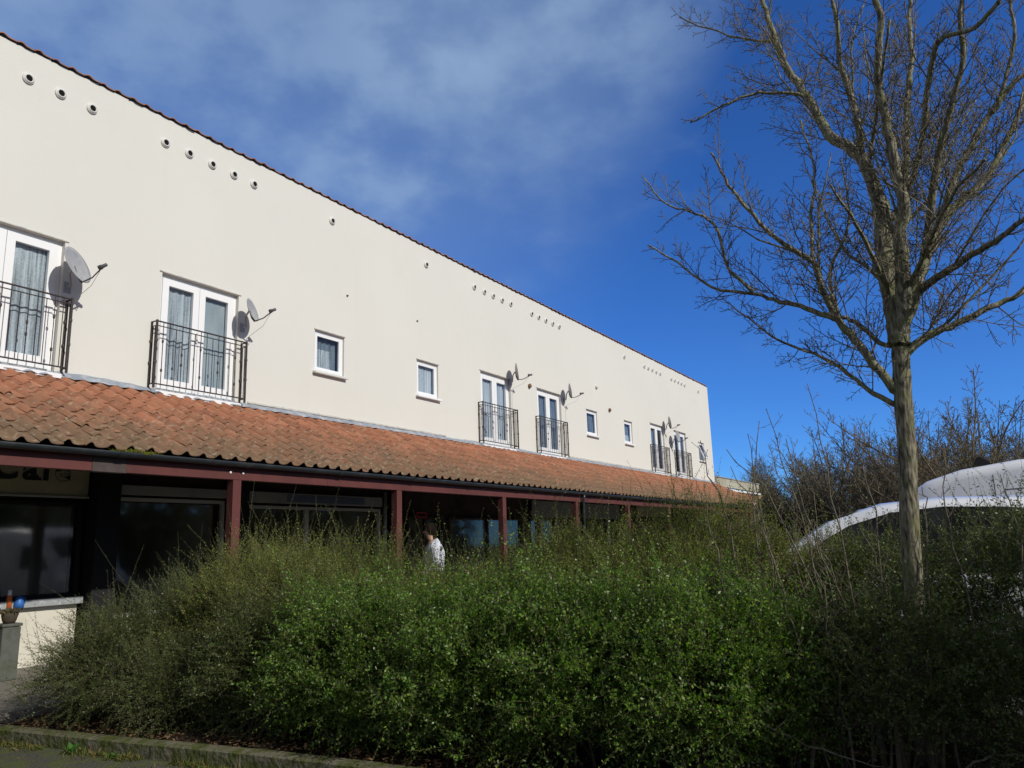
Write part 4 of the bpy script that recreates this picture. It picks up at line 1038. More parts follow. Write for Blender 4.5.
for li, (pts, (r0, r1)) in enumerate(LIMBS):
    if li == 0:
        P = smooth_path([(pts[0][0], pts[0][1] + .02, .02)] + pts, 4); n = len(P)
        R = np.linspace(r0 * .64, r1 * .70, n); R[:4] *= [1.5, 1.3, 1.15, 1.05]
        R *= 1 + .04 * np.sin(np.arange(n) * 2.1)
        tr.tube(P, list(R), 16)
        continue
    if li and pts[0][2] < 2.95:
        ax = LIMBS[0][0]; zs_ = [q[2] for q in ax]; z0 = max(.5, pts[0][2] - .05)
        pts = [(np.interp(z0, zs_, [q[0] for q in ax]), np.interp(z0, zs_, [q[1] for q in ax]), z0)] + pts
    P = smooth_path(pts, 4); n = len(P)
    P[2:] += rt.normal(0, .005, (n - 2, 3))
    R = (r0 + (r1 - r0) * np.linspace(0, 1, n) ** .85) * 1.28
    R[0] *= 1.12
    g.put(P, R)
    g.side(P, R, 2, .062, .74 if r0 > .02 else .56, .10 if li > 2 else .25, .22, angle=(30, 70))
    if r0 > .02 and li > 1: g.side(P, R, 3, .36, 1.3, .15, .5, angle=(18, 40))
tpart(tr, 'trunk', M['bark'])
tpart(g.limb, 'limbs', M['branch']); tpart(g.twig, 'twigs', M['finetwig'])

# ---- thorny suckers and saplings round the trunk
SAP = [((5.35, 1.25), [(.02, .05, .9), (.12, .12, 1.7), (.25, .05, 2.25)]), ((5.5, .95), [(.0, .02, .8), (.1, .14, 1.6), (.2, .30, 2.35)]), ((5.45, .80), [(.0, -.02, .9), (.02, .05, 1.7), (.0, .12, 2.45)]),
       ((5.6, .62), [(.0, .03, .9), (.05, .02, 1.6), (.1, .1, 2.2)]), ((5.7, .18), [(.0, -.03, .8), (.0, .04, 1.5), (.1, .0, 1.95)]), ((5.5, .72), [(-.05, .1, .9), (-.1, .28, 1.5), (-.12, .38, 2.1)]),
       ((5.75, 1.05), [(.0, .0, .9), (.0, .25, 1.7), (.0, .55, 2.1)]), ((5.6, .33), [(.0, .05, .8), (.0, .0, 1.5), (.0, .02, 1.75)]), ((5.3, 1.0), [(.0, .1, .7), (.1, .3, 1.5), (.2, .5, 1.95)]), ((5.8, -.12), [(0, .02, .7), (0, -.04, 1.4), (.05, .02, 1.8)])]
LABS = ['thin bare sucker leaning left of the trunk, furthest left of the cluster', 'tallest thin bare sucker left of the trunk', 'straight upright thin sucker close to the left of the trunk', 'thin sucker touching the left side of the trunk', 'thin bare sapling just right of the trunk',
        'thin sucker with a strong leftward lean near the trunk', 'bare sapling behind the cluster, arching left', 'short thin sucker in front of the trunk', 'short bare sucker arching left at the outer edge of the cluster', 'thin bare sapling right of the trunk before the van']
M['sapling'] = mat('pale_thorn_bark', (0.15, 0.13, 0.095), .8, .2, noise=(25, (0.08, 0.07, 0.05), .45, .6))
rs2 = np.random.default_rng(5)
for _ in range(9):
    x, y = rs2.uniform(5.2, 5.9), rs2.uniform(.5, 1.45); ln = rs2.uniform(.03, .32); h_ = rs2.uniform(1.5, 2.3)
    SAP.append(((x, y), [(.0, ln * .2, h_ * .4), (.05, ln * .6, h_ * .75), (.08, ln, h_)])); LABS.append('thin bare sucker among the cluster left of the mossy trunk')
for i, ((x, y), pts) in enumerate(SAP):
    r = empty('thorny_sapling', (x, y, .08)); tag(r, LABS[i], 'sapling', 'bare suckers around the tree trunk')
    gg = Grow(40 + i, .0016, .004)
    P = smooth_path([(0, 0, 0)] + pts, 4); P[1:] += gg.r.normal(0, .012, (len(P) - 1, 3)); R = np.linspace(.0085, .0025, len(P))
    gg.put(P, R); gg.side(P, R, 1, .075, .30, .12, .12, angle=(40, 78))
    gg.limb.add(gg.twig.v, gg.twig.f); gg.limb.build('stem', M['sapling'], r, smooth=True)
# long arching briar leaning out over the hedge toward the building
r = empty('briar', (6.3, 1.35, .6)); tag(r, 'single long arching bare briar leaning left out of the hedge top', 'briar')
gg = Grow(77, .002, .003); P = smooth_path([(0, 0, 0), (0.05, .25, .65), (.2, .62, 1.02), (.4, 1.05, 1.25)], 5); R = np.linspace(.007, .003, len(P))
gg.put(P, R); gg.side(P, R, 0, .16, .12, .1, 0); gg.limb.add(gg.twig.v, gg.twig.f); gg.limb.build('stem', M['sapling'], r, smooth=True)
# loose dead sticks low in the dark gap
mb_l = [((5.2, 1.15, .62), (5.35, .75, .85), (5.5, .45, .80)), ((4.95, 1.4, .50), (5.1, 1.0, .30), (5.2, .7, .22)), ((5.3, .3, .25), (5.4, .05, .32), (5.55, -.2, .22))]
LB3 = ['pale forked dead stick in the dark gap left of the trunk foot', 'curved dead stick low in the dark gap of the hedge', 'short dead stick on the shaded ground right of the trunk']
for k, pts in enumerate(mb_l):
    gg = Grow(90 + k, .002, .5); P = smooth_path(pts, 5); P += gg.r.normal(0, .008, P.shape); R = np.linspace(.007, .003, len(P)); gg.put(P, R); gg.side(P, R, 0, .10, .2, .1, 0)
    tag(gg.twig.build('dead_stick', M['sapling']), LB3[k], 'stick', 'dead sticks in the hedge')

# ---- bare trees beyond the car park
M['fartwig'] = mat('brown_far_twig', (0.17, 0.138, 0.096), .9, .1, noise=(.6, (0.115, 0.105, 0.06), .4, .65))
M['farbark'] = mat('far_bark', (0.15, 0.125, 0.09), .9, .1)
def far_tree(seed, h, spread, ivy=False, level=3, rmin=.010):
    gg = Grow(seed, rmin, .05); rg = gg.r
    mb = MB(); th = h * .28
    tp = [(0, 0, -.2), (rg.normal(0, .1), rg.normal(0, .1), th * .5), (rg.normal(0, .15), rg.normal(0, .15), th)]
    P = smooth_path(tp, 3); mb.tube(P, list(np.linspace(.17 * h / 9, .12 * h / 9, len(P))), 9)
    nb = 9
    for i in range(nb):
        a = 2 * math.pi * i / nb + rg.normal(0, .3); zz_ = th * rg.uniform(.45, 1.0); lean = rg.uniform(.25, 1.0)
        q = np.array([0, 0, zz_]); ln = h * rg.uniform(.5, .72)
        d = np.array([math.cos(a) * lean * spread, math.sin(a) * lean * spread, 1.0]); d /= np.linalg.norm(d)
        pts = [q]
        for k in range(6):
            d = d + rg.normal(0, .10, 3) + np.array([0, 0, .07]); d /= np.linalg.norm(d); q = q + d * ln / 6; pts.append(q.copy())
        P = smooth_path(pts, 2); R = np.linspace(.055 * h / 9, .012, len(P))
        gg.put(P, R); gg.side(P, R, level - 1, h * .034, h * .24, .12, .28, angle=(25, 60))
    r = empty('bare_background_tree')
    mb.build('trunk', M['farbark'], r, smooth=True)
    gg.limb.build('limbs', M['farbark'], r); gg.twig.build('twigs', M['fartwig'], r)
    return r

# placed bare trees: the shape protos first, then copies
protos = [far_tree(201, 9.5, 1.0), far_tree(202, 8.5, 1.25), far_tree(203, 7.5, 1.0, level=3, rmin=.009)]
FT = [  # x, y, proto, scale, turn, label
 (30, .70, 2, 0.98, .4, 'slender bare tree standing between the mossy trunk and the white van'),
 (66, 16.6, 0, 0.79, 1.0, 'dark bare tree just past the end of the flat roofed block'),
 (63, 14.2, 1, 0.91, 2.0, 'low spreading bare tree above the distant maroon block'),
 (60, 12.2, 0, 0.91, 3.1, 'brown bare tree left of the cluster of suckers'),
 (62, 10.4, 1, 1.17, .2, 'bushy bare tree behind the left part of the cluster of suckers'),
 (55, 8.2, 0, 1.09, 4.4, 'tall brown bare tree behind the cluster of suckers'),
 (62, 7.6, 1, 1.27, 2.4, 'broad bare tree further back behind the cluster of suckers'),
 (54, 5.9, 1, 1.14, .8, 'bare tree with many fine twigs left of the mossy trunk'),
 (58, 4.4, 0, 1.21, 5.2, 'bare tree half hidden by the mossy trunk'),
 (50, 2.9, 1, 1.11, 1.7, 'wide bare tree directly right of the mossy trunk'),
 (58, 2.0, 0, 1.25, 3.9, 'tall bare tree further back between trunk and van'),
 (54, .5, 1, 1.17, 5.5, 'bare tree over the front of the white van'),
 (56, -.8, 0, 1.17, 2.7, 'bare tree behind the roof of the white van'),
 (50, -2.4, 1, 1.09, 3.7, 'bare tree at the right edge of the picture above the van'),
 (54, -5.6, 0, 1.21, .9, 'bare tree beyond the right edge of the van'),
]
for i, (x, y, k, s, tz, lab) in enumerate(FT):
    first = k not in [f[2] for f in FT[:i]]
    o = protos[k] if first else copy_tree(protos[k])
    o.location = (x, y, 0); o.rotation_euler = (0, 0, tz); o.scale = (s * 1.08, s * 1.08, s)
    tag(o, lab, 'tree', 'bare trees beyond the car park')
# scrub at their feet: one far-off mass of stems and a few evergreen leaves
def scrub(name, n, xr, yr, hmax, m, L, W_, seed):
    rg = np.random.default_rng(seed)
    p = np.stack([rg.uniform(*xr, n), rg.uniform(*yr, n), np.zeros(n)], 1)
    hh = hmax * (.55 + .45 * np.sin(p[:, 1] * .9 + p[:, 0] * .35) * np.sin(p[:, 1] * 2.3 + 1)) * rg.uniform(.05, 1, n) ** .7
    p[:, 2] = np.abs(hh)
    d = unit(rg.normal(0, 1, (n, 3)) + [0, 0, .9]); s = unit(np.cross(d, rg.normal(0, 1, (n, 3))))
    l = L * rg.uniform(.5, 1.5, (n, 1)); w = W_ * rg.uniform(.5, 1.4, (n, 1))
    V = np.stack([p, p + d * l * .5 + s * w, p + d * l, p + d * l * .5 - s * w], 1).reshape(-1, 3)
    o = np_mesh(name, V, np.arange(len(V)).reshape(-1, 4), m)
    tag(o, kind='stuff'); return o
M['scrubtwig'] = leaf_mat('scrub_twig', [(0.105, 0.085, 0.055), (0.165, 0.135, 0.09), (0.115, 0.11, 0.055)], .9, .1, .1)
M['scrubleaf'] = leaf_mat('scrub_leaf', [(0.04, 0.055, 0.02), (0.07, 0.085, 0.028), (0.09, 0.08, 0.04)], .7, .15, .2)
scrub('brushwood', 110000, (62, 76), (-12, 19), 7.6, M['scrubtwig'], 1.0, .018, 5)
scrub('undergrowth', 34000, (64, 80), (-12, 20), 3.9, M['scrubleaf'], .26, .075, 6)

# unseen evergreen belt, added behind the camera so the shop glass reflects dark
scrub('added_evergreen_belt', 34000, (-30, 70), (-34, -24), 7.5, M['scrubleaf'], .8, .22, 8)

# ------------------------------------------------------------------ vehicles
M['carwhite'] = mat('white_car_paint', (0.84, 0.86, 0.88), .22, .5, coat=.8, noise=(3, (0.80, 0.82, 0.84), .4, .7))
M['carglass'] = mat('dark_car_glass', (0.012, 0.014, 0.014), .05, .5)
M['carblack'] = mat('black_car_trim', (0.014, 0.014, 0.014), .6, .3)
M['tyre'] = mat('tyre_rubber', (0.02, 0.02, 0.02), .9, .2)
M['rim'] = mat('alloy_rim', (0.45, 0.45, 0.46), .35, .5, metal=.8)
M['lampglass'] = mat('clear_lamp', (0.55, 0.56, 0.58), .1, .5)
M['lampred'] = mat('red_lamp', (0.30, 0.01, 0.01), .15, .5)
M['seam'] = mat('panel_gap', (0.10, 0.105, 0.115), .7, .2)

class Loft:
    """car shell: stations along the length; each is a half section from sill to roof centre, mirrored"""
    def __init__(s, sta): s.sta = sta; s.x = [a[0] for a in sta]
    def half(s, x):
        i = max(0, min(len(s.sta) - 2, int(np.searchsorted(s.x, x)) - 1)); a, b = s.sta[i], s.sta[i + 1]
        f = (x - a[0]) / (b[0] - a[0]); return [(p[0] + (q[0] - p[0]) * f, p[1] + (q[1] - p[1]) * f) for p, q in zip(a[1], b[1])]
    def shell(s, sub=4):
        xs_ = []
        for a, b in zip(s.x[:-1], s.x[1:]): xs_ += [a + (b - a) * k / sub for k in range(sub)]
        xs_.append(s.x[-1]); mb = MB(); n = len(s.sta[0][1])
        vs = []
        for x in xs_:
            h = s.half(x); vs += [(x, y, z) for y, z in h] + [(x, -y, z) for y, z in reversed(h[:-1])]
        m = 2 * n - 1
        mb.add(vs, [(i * m + k, i * m + k + 1, (i + 1) * m + k + 1, (i + 1) * m + k) for i in range(len(xs_) - 1) for k in range(m - 1)] + [tuple(range(m)), tuple(reversed([(len(xs_) - 1) * m + k for k in range(m)]))])
        return mb
    def panel(s, pts, seg, sgn, off=.006, grid=8):
        """closed panel on section segment seg; pts = [(x, t_low, t_high)] along the length"""
        mb = MB(); vs = []
        for x, t0, t1 in pts:
            h = s.half(x); (ya, za), (yb, zb) = h[seg], h[seg + 1]
            ny, nz = (zb - za), -(yb - ya); L = math.hypot(ny, nz) or 1
            for t in (t0, t1):
                vs.append((x, sgn * (ya + (yb - ya) * t + ny / L * off), za + (zb - za) * t + nz / L * off))
        mb.add(vs, [(2 * i, 2 * i + 2, 2 * i + 3, 2 * i + 1) for i in range(len(pts) - 1)]); return mb

def wheel(x, y, z, r, w, parent):
    sg = 1 if y > 0 else -1
    mb = MB(); mb.lathe((x, y, z), (0, sg, 0), [(-w, r * .6), (-w, r * .95), (-w * .8, r), (-.02, r), (0, r * .95), (0.004, r * .68), (-.02, r * .66)], 28)
    t = mb.build('wheel', M['tyre'], parent, smooth=True)
    mb = MB(); mb.lathe((x, y, z), (0, sg, 0), [(-.03, r * .66), (-.008, r * .62), (-.03, r * .3), (.0, r * .16), (.004, .001)], 20)
    for k in range(5):
        a = 2 * math.pi * k / 5; mb.tube([(x + math.cos(a) * r * .15, y, z + math.sin(a) * r * .15), (x + math.cos(a) * r * .62, y - sg * .01, z + math.sin(a) * r * .62)], .028, 6)
    mb.build('rim', M['rim'], t, smooth=True)

def car():
    r = empty('parked_car'); tag(r, 'white car with an arched roof line and dark side windows parked behind the hedge', 'car')
    def sec(w, sill, belt, top, inset): return [(w * .93, sill), (w * .99, sill + .18), (w, (sill + belt) * .55), (w * .985, belt), (w * .985 - inset, top - .085), (w * .985 - inset - .07, top - .03), ((w - inset) * .55, top + .0), (0, top + .012)]
    S = [(-2.12, sec(.74, .42, .80, .92, .06)), (-2.02, sec(.82, .26, .92, 1.10, .08)), (-1.72, sec(.86, .20, .95, 1.42, .16)), (-1.35, sec(.875, .20, .96, 1.555, .19)), (-.8, sec(.88, .20, .955, 1.615, .20)), (-.2, sec(.88, .20, .945, 1.635, .205)),
         (.35, sec(.88, .20, .935, 1.60, .20)), (.8, sec(.88, .20, .925, 1.47, .17)), (1.22, sec(.875, .20, .915, 1.22, .12)), (1.55, sec(.87, .20, .86, 1.0, .08)), (1.95, sec(.83, .22, .74, .86, .07)), (2.14, sec(.72, .36, .62, .70, .06))]
    L = Loft(S)
    L.shell().build('body', M['carwhite'], r, smooth=True)
    for sg in (1, -1):
        for x in (-.59, .23): L.panel([(x - .032, .05, .97), (x + .032, .05, .97)], 3, sg, .004).build('pillar', M['carblack'], r)
        L.panel([(-1.62, .12, .45), (-1.45, .08, .82), (-1.2, .06, .95), (-.62, .05, .97)], 3, sg).build('side_window', M['carglass'], r)
        L.panel([(-.56, .05, .97), (-.2, .05, .98), (.2, .05, .97)], 3, sg).build('side_window', M['carglass'], r)
        L.panel([(.26, .05, .96), (.6, .06, .92), (.9, .06, .80), (1.12, .06, .45)], 3, sg).build('side_window', M['carglass'], r)
        for x in (-.45, .35): 
            mb = MB(); mb.box(x, x + .16, sg * .885 - .012, sg * .885 + .022, .83, .86); mb.build('door_handle', M['carwhite'], r)
        mb = MB(); mb.lathe((1.0, sg * .98, 1.02), (1, 0, 0), [(-.06, .03), (-.05, .075), (.05, .07), (.09, .02)], 10); mb.box(.95, 1.02, min(sg * .86, sg * .95), max(sg * .86, sg * .95), .97, 1.0); mb.build('wing_mirror', M['carwhite'], r, smooth=True)
        mb = MB(); mb.lathe((1.98, sg * .62, .70), (1, .25 * sg, .35), [(0, .15), (.05, .13), (.08, .06), (.085, .001)], 14); mb.build('headlight', M['lampglass'], r, smooth=True)
        mb = MB(); mb.box(-2.09, -1.93, min(sg * .62, sg * .83), max(sg * .62, sg * .83), .80, 1.05); mb.build('tail_light', M['lampred'], r, bevel=.03)
        for x in (-1.32, 1.32): wheel(x, sg * .86, .31, .31, .19, r)
    def top(x0, x1, n=6, w=.9):
        mb = MB(); vs = []
        for i in range(n + 1):
            x = x0 + (x1 - x0) * i / n; h = L.half(x); ya, za = h[5]; yb, zb = h[6]
            sl = .012
            for q in (-1, -.5, 0, .5, 1):
                y = ya * w * q; z = np.interp(abs(y), [0, yb, ya], [h[7][1], zb, za]); vs.append((x + (.006 if x0 > 0 else -.006), y, z + sl))
        mb.add(vs, [(i * 5 + k, i * 5 + k + 1, (i + 1) * 5 + k + 1, (i + 1) * 5 + k) for i in range(n) for k in range(4)]); return mb
    top(.55, 1.4).build('windscreen', M['carglass'], r, smooth=True); top(-1.55, -2.0).build('rear_window', M['carglass'], r, smooth=True)
    mb = MB(); mb.box(-2.16, -2.06, -.70, .70, .34, .55); mb.box(2.06, 2.15, -.66, .66, .32, .46); mb.build('bumper', M['carblack'], r, bevel=.03)
    return r
c = car(); c.rotation_euler = (0, 0, rad(90)); c.location = (8.95, .55, .15); c.scale = (1.02, 1, 1.045)

def van():
    r = empty('parked_van'); tag(r, 'tall white panel van with a black roof fin parked behind the white car', 'van')
    def sec(w, sill, belt, top, inset): return [(w * .95, sill), (w, sill + .25), (w, belt), (w * .99 - inset, top - .16), (w * .97 - inset, top - .07), (w * .88 - inset, top - .012), (w * .5, top + .012), (0, top + .02)]
    S = [(-2.75, sec(.95, .40, 1.15, 2.36, .05)), (-2.6, sec(.99, .32, 1.18, 2.42, .05)), (-1.2, sec(1.0, .30, 1.2, 2.44, .055)), (0.1, sec(1.0, .30, 1.2, 2.42, .06)), (.75, sec(1.0, .30, 1.2, 2.33, .07)), (1.15, sec(1.0, .30, 1.2, 2.20, .09)), (1.40, sec(.995, .30, 1.2, 2.03, .11)),
         (1.95, sec(.985, .30, 1.15, 1.50, .10)), (2.12, sec(.97, .30, 1.02, 1.22, .06)), (2.55, sec(.90, .32, .88, 1.04, .05)), (2.72, sec(.76, .40, .70, .80, .05))]
    L = Loft(S)
    L.shell().build('body', M['carwhite'], r, smooth=True)
    for sg in (1, -1):
        L.panel([(.52, .04, .72), (.95, .04, .74), (1.25, .04, .74), (1.45, .04, .70), (1.82, .05, .25)], 2, sg).build('side_window', M['carglass'], r)
        for x in (.40, -.95):
            L.panel([(x, .0, 1.0), (x + .012, .0, 1.0)], 2, sg, .003).build('panel_gap', M['seam'], r)
        L.panel([(-2.55, .78, .793), (-1.2, .78, .793), (.3, .78, .793)], 2, sg, .003).build('roof_seam', M['seam'], r)
        mb = MB(); mb.box(1.62, 1.74, min(sg * 1.0, sg * 1.20), max(sg * 1.0, sg * 1.20), 1.22, 1.52); mb.build('wing_mirror', M['carblack'], r, bevel=.03)
        mb = MB(); mb.lathe((2.52, sg * .70, .86), (1, .2 * sg, .3), [(0, .16), (.06, .13), (.1, .001)], 14); mb.build('headlight', M['lampglass'], r, smooth=True)
        for x in (-1.7, 1.75): wheel(x, sg * .97, .34, .34, .22, r)
    mb = MB(); vs = []
    for i in range(7):
        x = 1.32 + .62 * i / 6; h = L.half(x); ya, za = h[5]
        for q in (-1, -.5, 0, .5, 1): vs.append((x + .01, ya * .95 * q, np.interp(abs(q), [0, .5, 1], [h[7][1], h[6][1], za]) + .012))
    mb.add(vs, [(i * 5 + k, i * 5 + k + 1, (i + 1) * 5 + k + 1, (i + 1) * 5 + k) for i in range(6) for k in range(4)]); mb.build('windscreen', M['carglass'], r, smooth=True)
    mb = MB(); f = [(0.62, 2.34), (.38, 2.37), (.51, 2.49), (.55, 2.49)]
    mb.add([(x, .70 - .02, z) for x, z in f] + [(x, .70 + .02, z) for x, z in f], [(0, 1, 2, 3), (7, 6, 5, 4), (0, 4, 5, 1), (1, 5, 6, 2), (2, 6, 7, 3), (3, 7, 4, 0)]); mb.build('roof_fin', M['carblack'], r)
    mb = MB(); mb.box(2.62, 2.75, -.72, .72, .34, .58); mb.build('bumper', M['carblack'], r, bevel=.04)
    return r
v_ = van(); v_.rotation_euler = (0, 0, rad(90)); v_.location = (12.4, -.52, .15); v_.scale = (1, 1, .925)

# ------------------------------------------------------------------ person under the canopy
def person():
    r = empty('person', (11.32, 8.5, .12)); tag(r, 'person in a pale jacket standing under the canopy, half hidden by the hedge', 'person')
    M['skin'] = mat('skin', (0.42, 0.25, 0.18), .6, .3); M['hair'] = mat('dark_hair', (0.012, 0.009, 0.007), .95, .05)
    M['jacket'] = mat('pale_jacket', (0.62, 0.65, 0.72), .85, .2, noise=(9, (0.54, 0.57, 0.64), .4, .7), bump=(14, .5, .01)); M['trousers'] = mat('dark_trousers', (0.03, 0.033, 0.045), .85, .2)
    def skin(name, verts, edges, radii, m, parent, sub=2, root=0):
        me = bpy.data.meshes.new(name); me.from_pydata(verts, edges, []); me.materials.append(m)
        o = bpy.data.objects.new(name, me); COL.objects.link(o); o.parent = parent
        md = o.modifiers.new('skin', 'SKIN'); md.use_smooth_shade = True
        sv = me.skin_vertices[0].data if me.skin_vertices else None
        if sv is None:
            bm = bmesh.new(); bm.from_mesh(me); bm.verts.layers.skin.verify(); bm.to_mesh(me); bm.free(); sv = me.skin_vertices[0].data
        for q, rr in zip(sv, radii): q.radius = rr if isinstance(rr, tuple) else (rr, rr); q.use_root = False
        sv[root].use_root = True
        ss = o.modifiers.new('sub', 'SUBSURF'); ss.levels = sub; ss.render_levels = sub
        dg = bpy.context.evaluated_depsgraph_get(); me2 = bpy.data.meshes.new_from_object(o.evaluated_get(dg))
        bpy.data.objects.remove(o)
        o = bpy.data.objects.new(name, me2); COL.objects.link(o); o.parent = parent
        if not me2.materials: me2.materials.append(m)
        me2.polygons.foreach_set('use_smooth', [True] * len(me2.polygons))
        return o
    # faces -X (toward the camera's left), leaning a little forward; local x = forward is -X
    V = [(0, 0, .93), (.02, 0, 1.12), (.03, 0, 1.30), (.01, 0, 1.45), (-.03, 0, 1.53), (-.06, 0, 1.60), (-.07, 0, 1.69), (-.07, 0, 1.77)]
    R = [(.13, .165), (.115, .15), (.125, .17), (.10, .15), (.055, .055), (.06, .06), (.085, .10), (.075, .085)]
    E = [(i, i + 1) for i in range(7)]
    for sg in (1, -1):
        b = len(V)
        V += [(-.005, sg * .10, .86), (-.03 * sg, sg * .11, .50), (.03 + .02 * sg, sg * .11, .09), (-.12 + .02 * sg, sg * .12, .04)]
        R += [.095, .068, .048, .036]; E += [(0, b), (b, b + 1), (b + 1, b + 2), (b + 2, b + 3)]
        b = len(V)
        V += [(.01, sg * .19, 1.42), (.03, sg * .25, 1.14), (-.14, sg * .22, .98), (-.21, sg * .21, .97)]
        R += [.062, .048, .034, (.018, .042)]; E += [(3, b), (b, b + 1), (b + 1, b + 2), (b + 2, b + 3)]
        h = b + 3
        for k, (dy, ln) in enumerate(((-.034, .075), (-.011, .085), (.012, .08), (.034, .062))):
            f = len(V); V += [(-.255, sg * (.21) + dy, .972), (-.255 - ln * .55, sg * .21 + dy * 1.1, .955), (-.255 - ln * .8, sg * .21 + dy * 1.1, .925)]; R += [.010, .009, .008]; E += [(h, f), (f, f + 1), (f + 1, f + 2)]
        f = len(V); V += [(-.215, sg * .21 - sg * .045, .985), (-.255, sg * .21 - sg * .065, .975)]; R += [.012, .009]; E += [(h, f), (f, f + 1)]
    body = skin('body', V, E, R, M['skin'], r)
    mb = MB(); mb.lathe((-.158, 0, 1.675), (-1, 0, -.25), [(-.02, .016), (.0, .014), (.022, .008), (.026, .001)], 8)
    mb.build("nose", M['skin'], r, smooth=True)
    for sg in (1, -1):
        mb = MB(); ball(mb, (-.142, sg * .034, 1.70), .012); mb.build('eye', M['hair'], r, smooth=True)
    mb = MB(); n = 14; c0 = Vector((-.055, 0, 1.715)); vs = []
    for i in range(9):
        th = math.pi * .5 * i / 8 * 1.5
        for k in range(n):
            ph = 2 * math.pi * k / n; fw = max(0, -math.cos(ph)); t2 = th * (1 - .45 * fw)
            vs.append(c0 + Vector((.115 * math.sin(t2) * math.cos(ph), .105 * math.sin(t2) * math.sin(ph), .128 * math.cos(t2))))
    mb.add(vs, [(i * n + k, i * n + (k + 1) % n, (i + 1) * n + (k + 1) % n, (i + 1) * n + k) for i in range(8) for k in range(n)]); mb.build('hair', M['hair'], r, smooth=True)
    V2 = [(0, 0, .80), (.02, 0, 1.0), (.025, 0, 1.15), (.035, 0, 1.32), (.015, 0, 1.46), (-.01, 0, 1.52)]; R2 = [(.165, .205), (.16, .20), (.155, .19), (.16, .205), (.125, .17), (.085, .09)]; E2 = [(i, i + 1) for i in range(5)]
    for sg in (1, -1):
        b = len(V2); V2 += [(.01, sg * .20, 1.42), (.03, sg * .26, 1.14), (-.10, sg * .225, .995), (-.15, sg * .217, .98)]; R2 += [.082, .068, .055, .050]; E2 += [(4, b), (b, b + 1), (b + 1, b + 2), (b + 2, b + 3)]
    V2.append((.12, 0, 1.50)); R2.append((.07, .11)); E2.append((4, len(V2) - 1))
    skin('jacket', V2, E2, R2, M['jacket'], r)
    V3 = [(0, 0, .93)]; R3 = [(.145, .18)]; E3 = []
    for sg in (1, -1):
        b = len(V3); V3 += [(-.005, sg * .10, .82), (-.03 * sg, sg * .11, .50), (.03 + .02 * sg, sg * .11, .10)]; R3 += [.108, .084, .070]; E3 += [(0, b), (b, b + 1), (b + 1, b + 2)]
        mb = MB(); mb.lathe((-.03 + .02 * sg, sg * .115, .045), (-1, 0, 0), [(-.09, .001), (-.085, .042), (0, .048), (.10, .042), (.14, .02), (.145, .001)], 10); mb.build('shoe', M['carblack'], r, smooth=True)
    skin('trousers', V3, E3, R3, M['trousers'], r)
    r.rotation_euler = (0, 0, rad(-48))
    return r
person()

# ------------------------------------------------------------------ small things at the left by the shop sill
M['greypost'] = mat('grey_concrete_post', (0.105, 0.11, 0.10), .85, .2, noise=(9, (0.075, 0.085, 0.06), .42, .64), bump=(30, .5, .004))
p = MB(); 
prof = [(.0, .13), (.70, .125), (.73, .11), (.74, .0005)]
PX, PY = 5.17, 10.25
p.box(PX - .105, PX + .105, PY - .105, PY + .105, .151, .76); p.box(PX - .118, PX + .118, PY - .118, PY + .118, .763, .80)
post = p.build('concrete_post', M['greypost'], bevel=.012); tag(post, 'short square grey concrete post in front of the cream stall riser', 'post')
mb = MB(); mb.lathe((PX - .0, PY - .02, .801), (0, 0, 1), [(0, .001), (0, .06), (.03, .075), (.09, .09), (.12, .085), (.123, .07), (.09, .065)], 18)
pot = mb.build('plant_pot', mat('brown_pot', (0.06, 0.05, 0.034), .8, .2, noise=(9, (0.07, 0.055, 0.035), .4, .6)), smooth=True); tag(pot, 'round brown plant pot on top of the grey post', 'plant pot')
M['drystem'] = leaf_mat('dry_stem', [(0.16, 0.12, 0.06), (0.09, 0.07, 0.04), (0.06, 0.07, 0.03)], .8, .2, .2)
cl2 = clump('dead_plant', [(PX, PY - .02, .90, .09, .09, .04)], 160, M['drystem'], None, .04); cl2.parent = pot
BX, BY = 5.62, 10.80
mb = MB(); mb.lathe((5.55, 11.03, .927), (0, 0, 1), [(0, .001), (0, .034), (.14, .034), (.17, .026)], 14)
M['orange'] = mat('orange_plastic', (0.55, 0.13, 0.03), .4, .4)
bt = mb.build('bottle', M['orange'], smooth=True); tag(bt, 'orange plastic bottle with white cap standing on the grey window sill', 'bottle')
mb = MB(); mb.lathe((5.55, 11.03, 1.097), (0, 0, 1), [(0, .026), (.06, .024), (.065, .001)], 12); mb.build('cap', M['upvc'], bt, smooth=True)
M['blue'] = mat('blue_plastic', (0.03, 0.13, 0.42), .45, .4)
mb = MB(); mb.lathe((5.66, 11.0, .927), (0, 0, 1), [(0, .001), (0, .062), (.06, .060), (.13, .042), (.155, .02), (.156, .001)], 16); mb.tube([(5.705, 11.0, .96), (5.745, 11.0, 1.0), (5.73, 11.0, 1.05), (5.695, 11.0, 1.06)], .008, 6)
jg = mb.build('jug', M['blue'], smooth=True); tag(jg, 'small blue plastic jug on the grey window sill beside the orange bottle', 'jug')

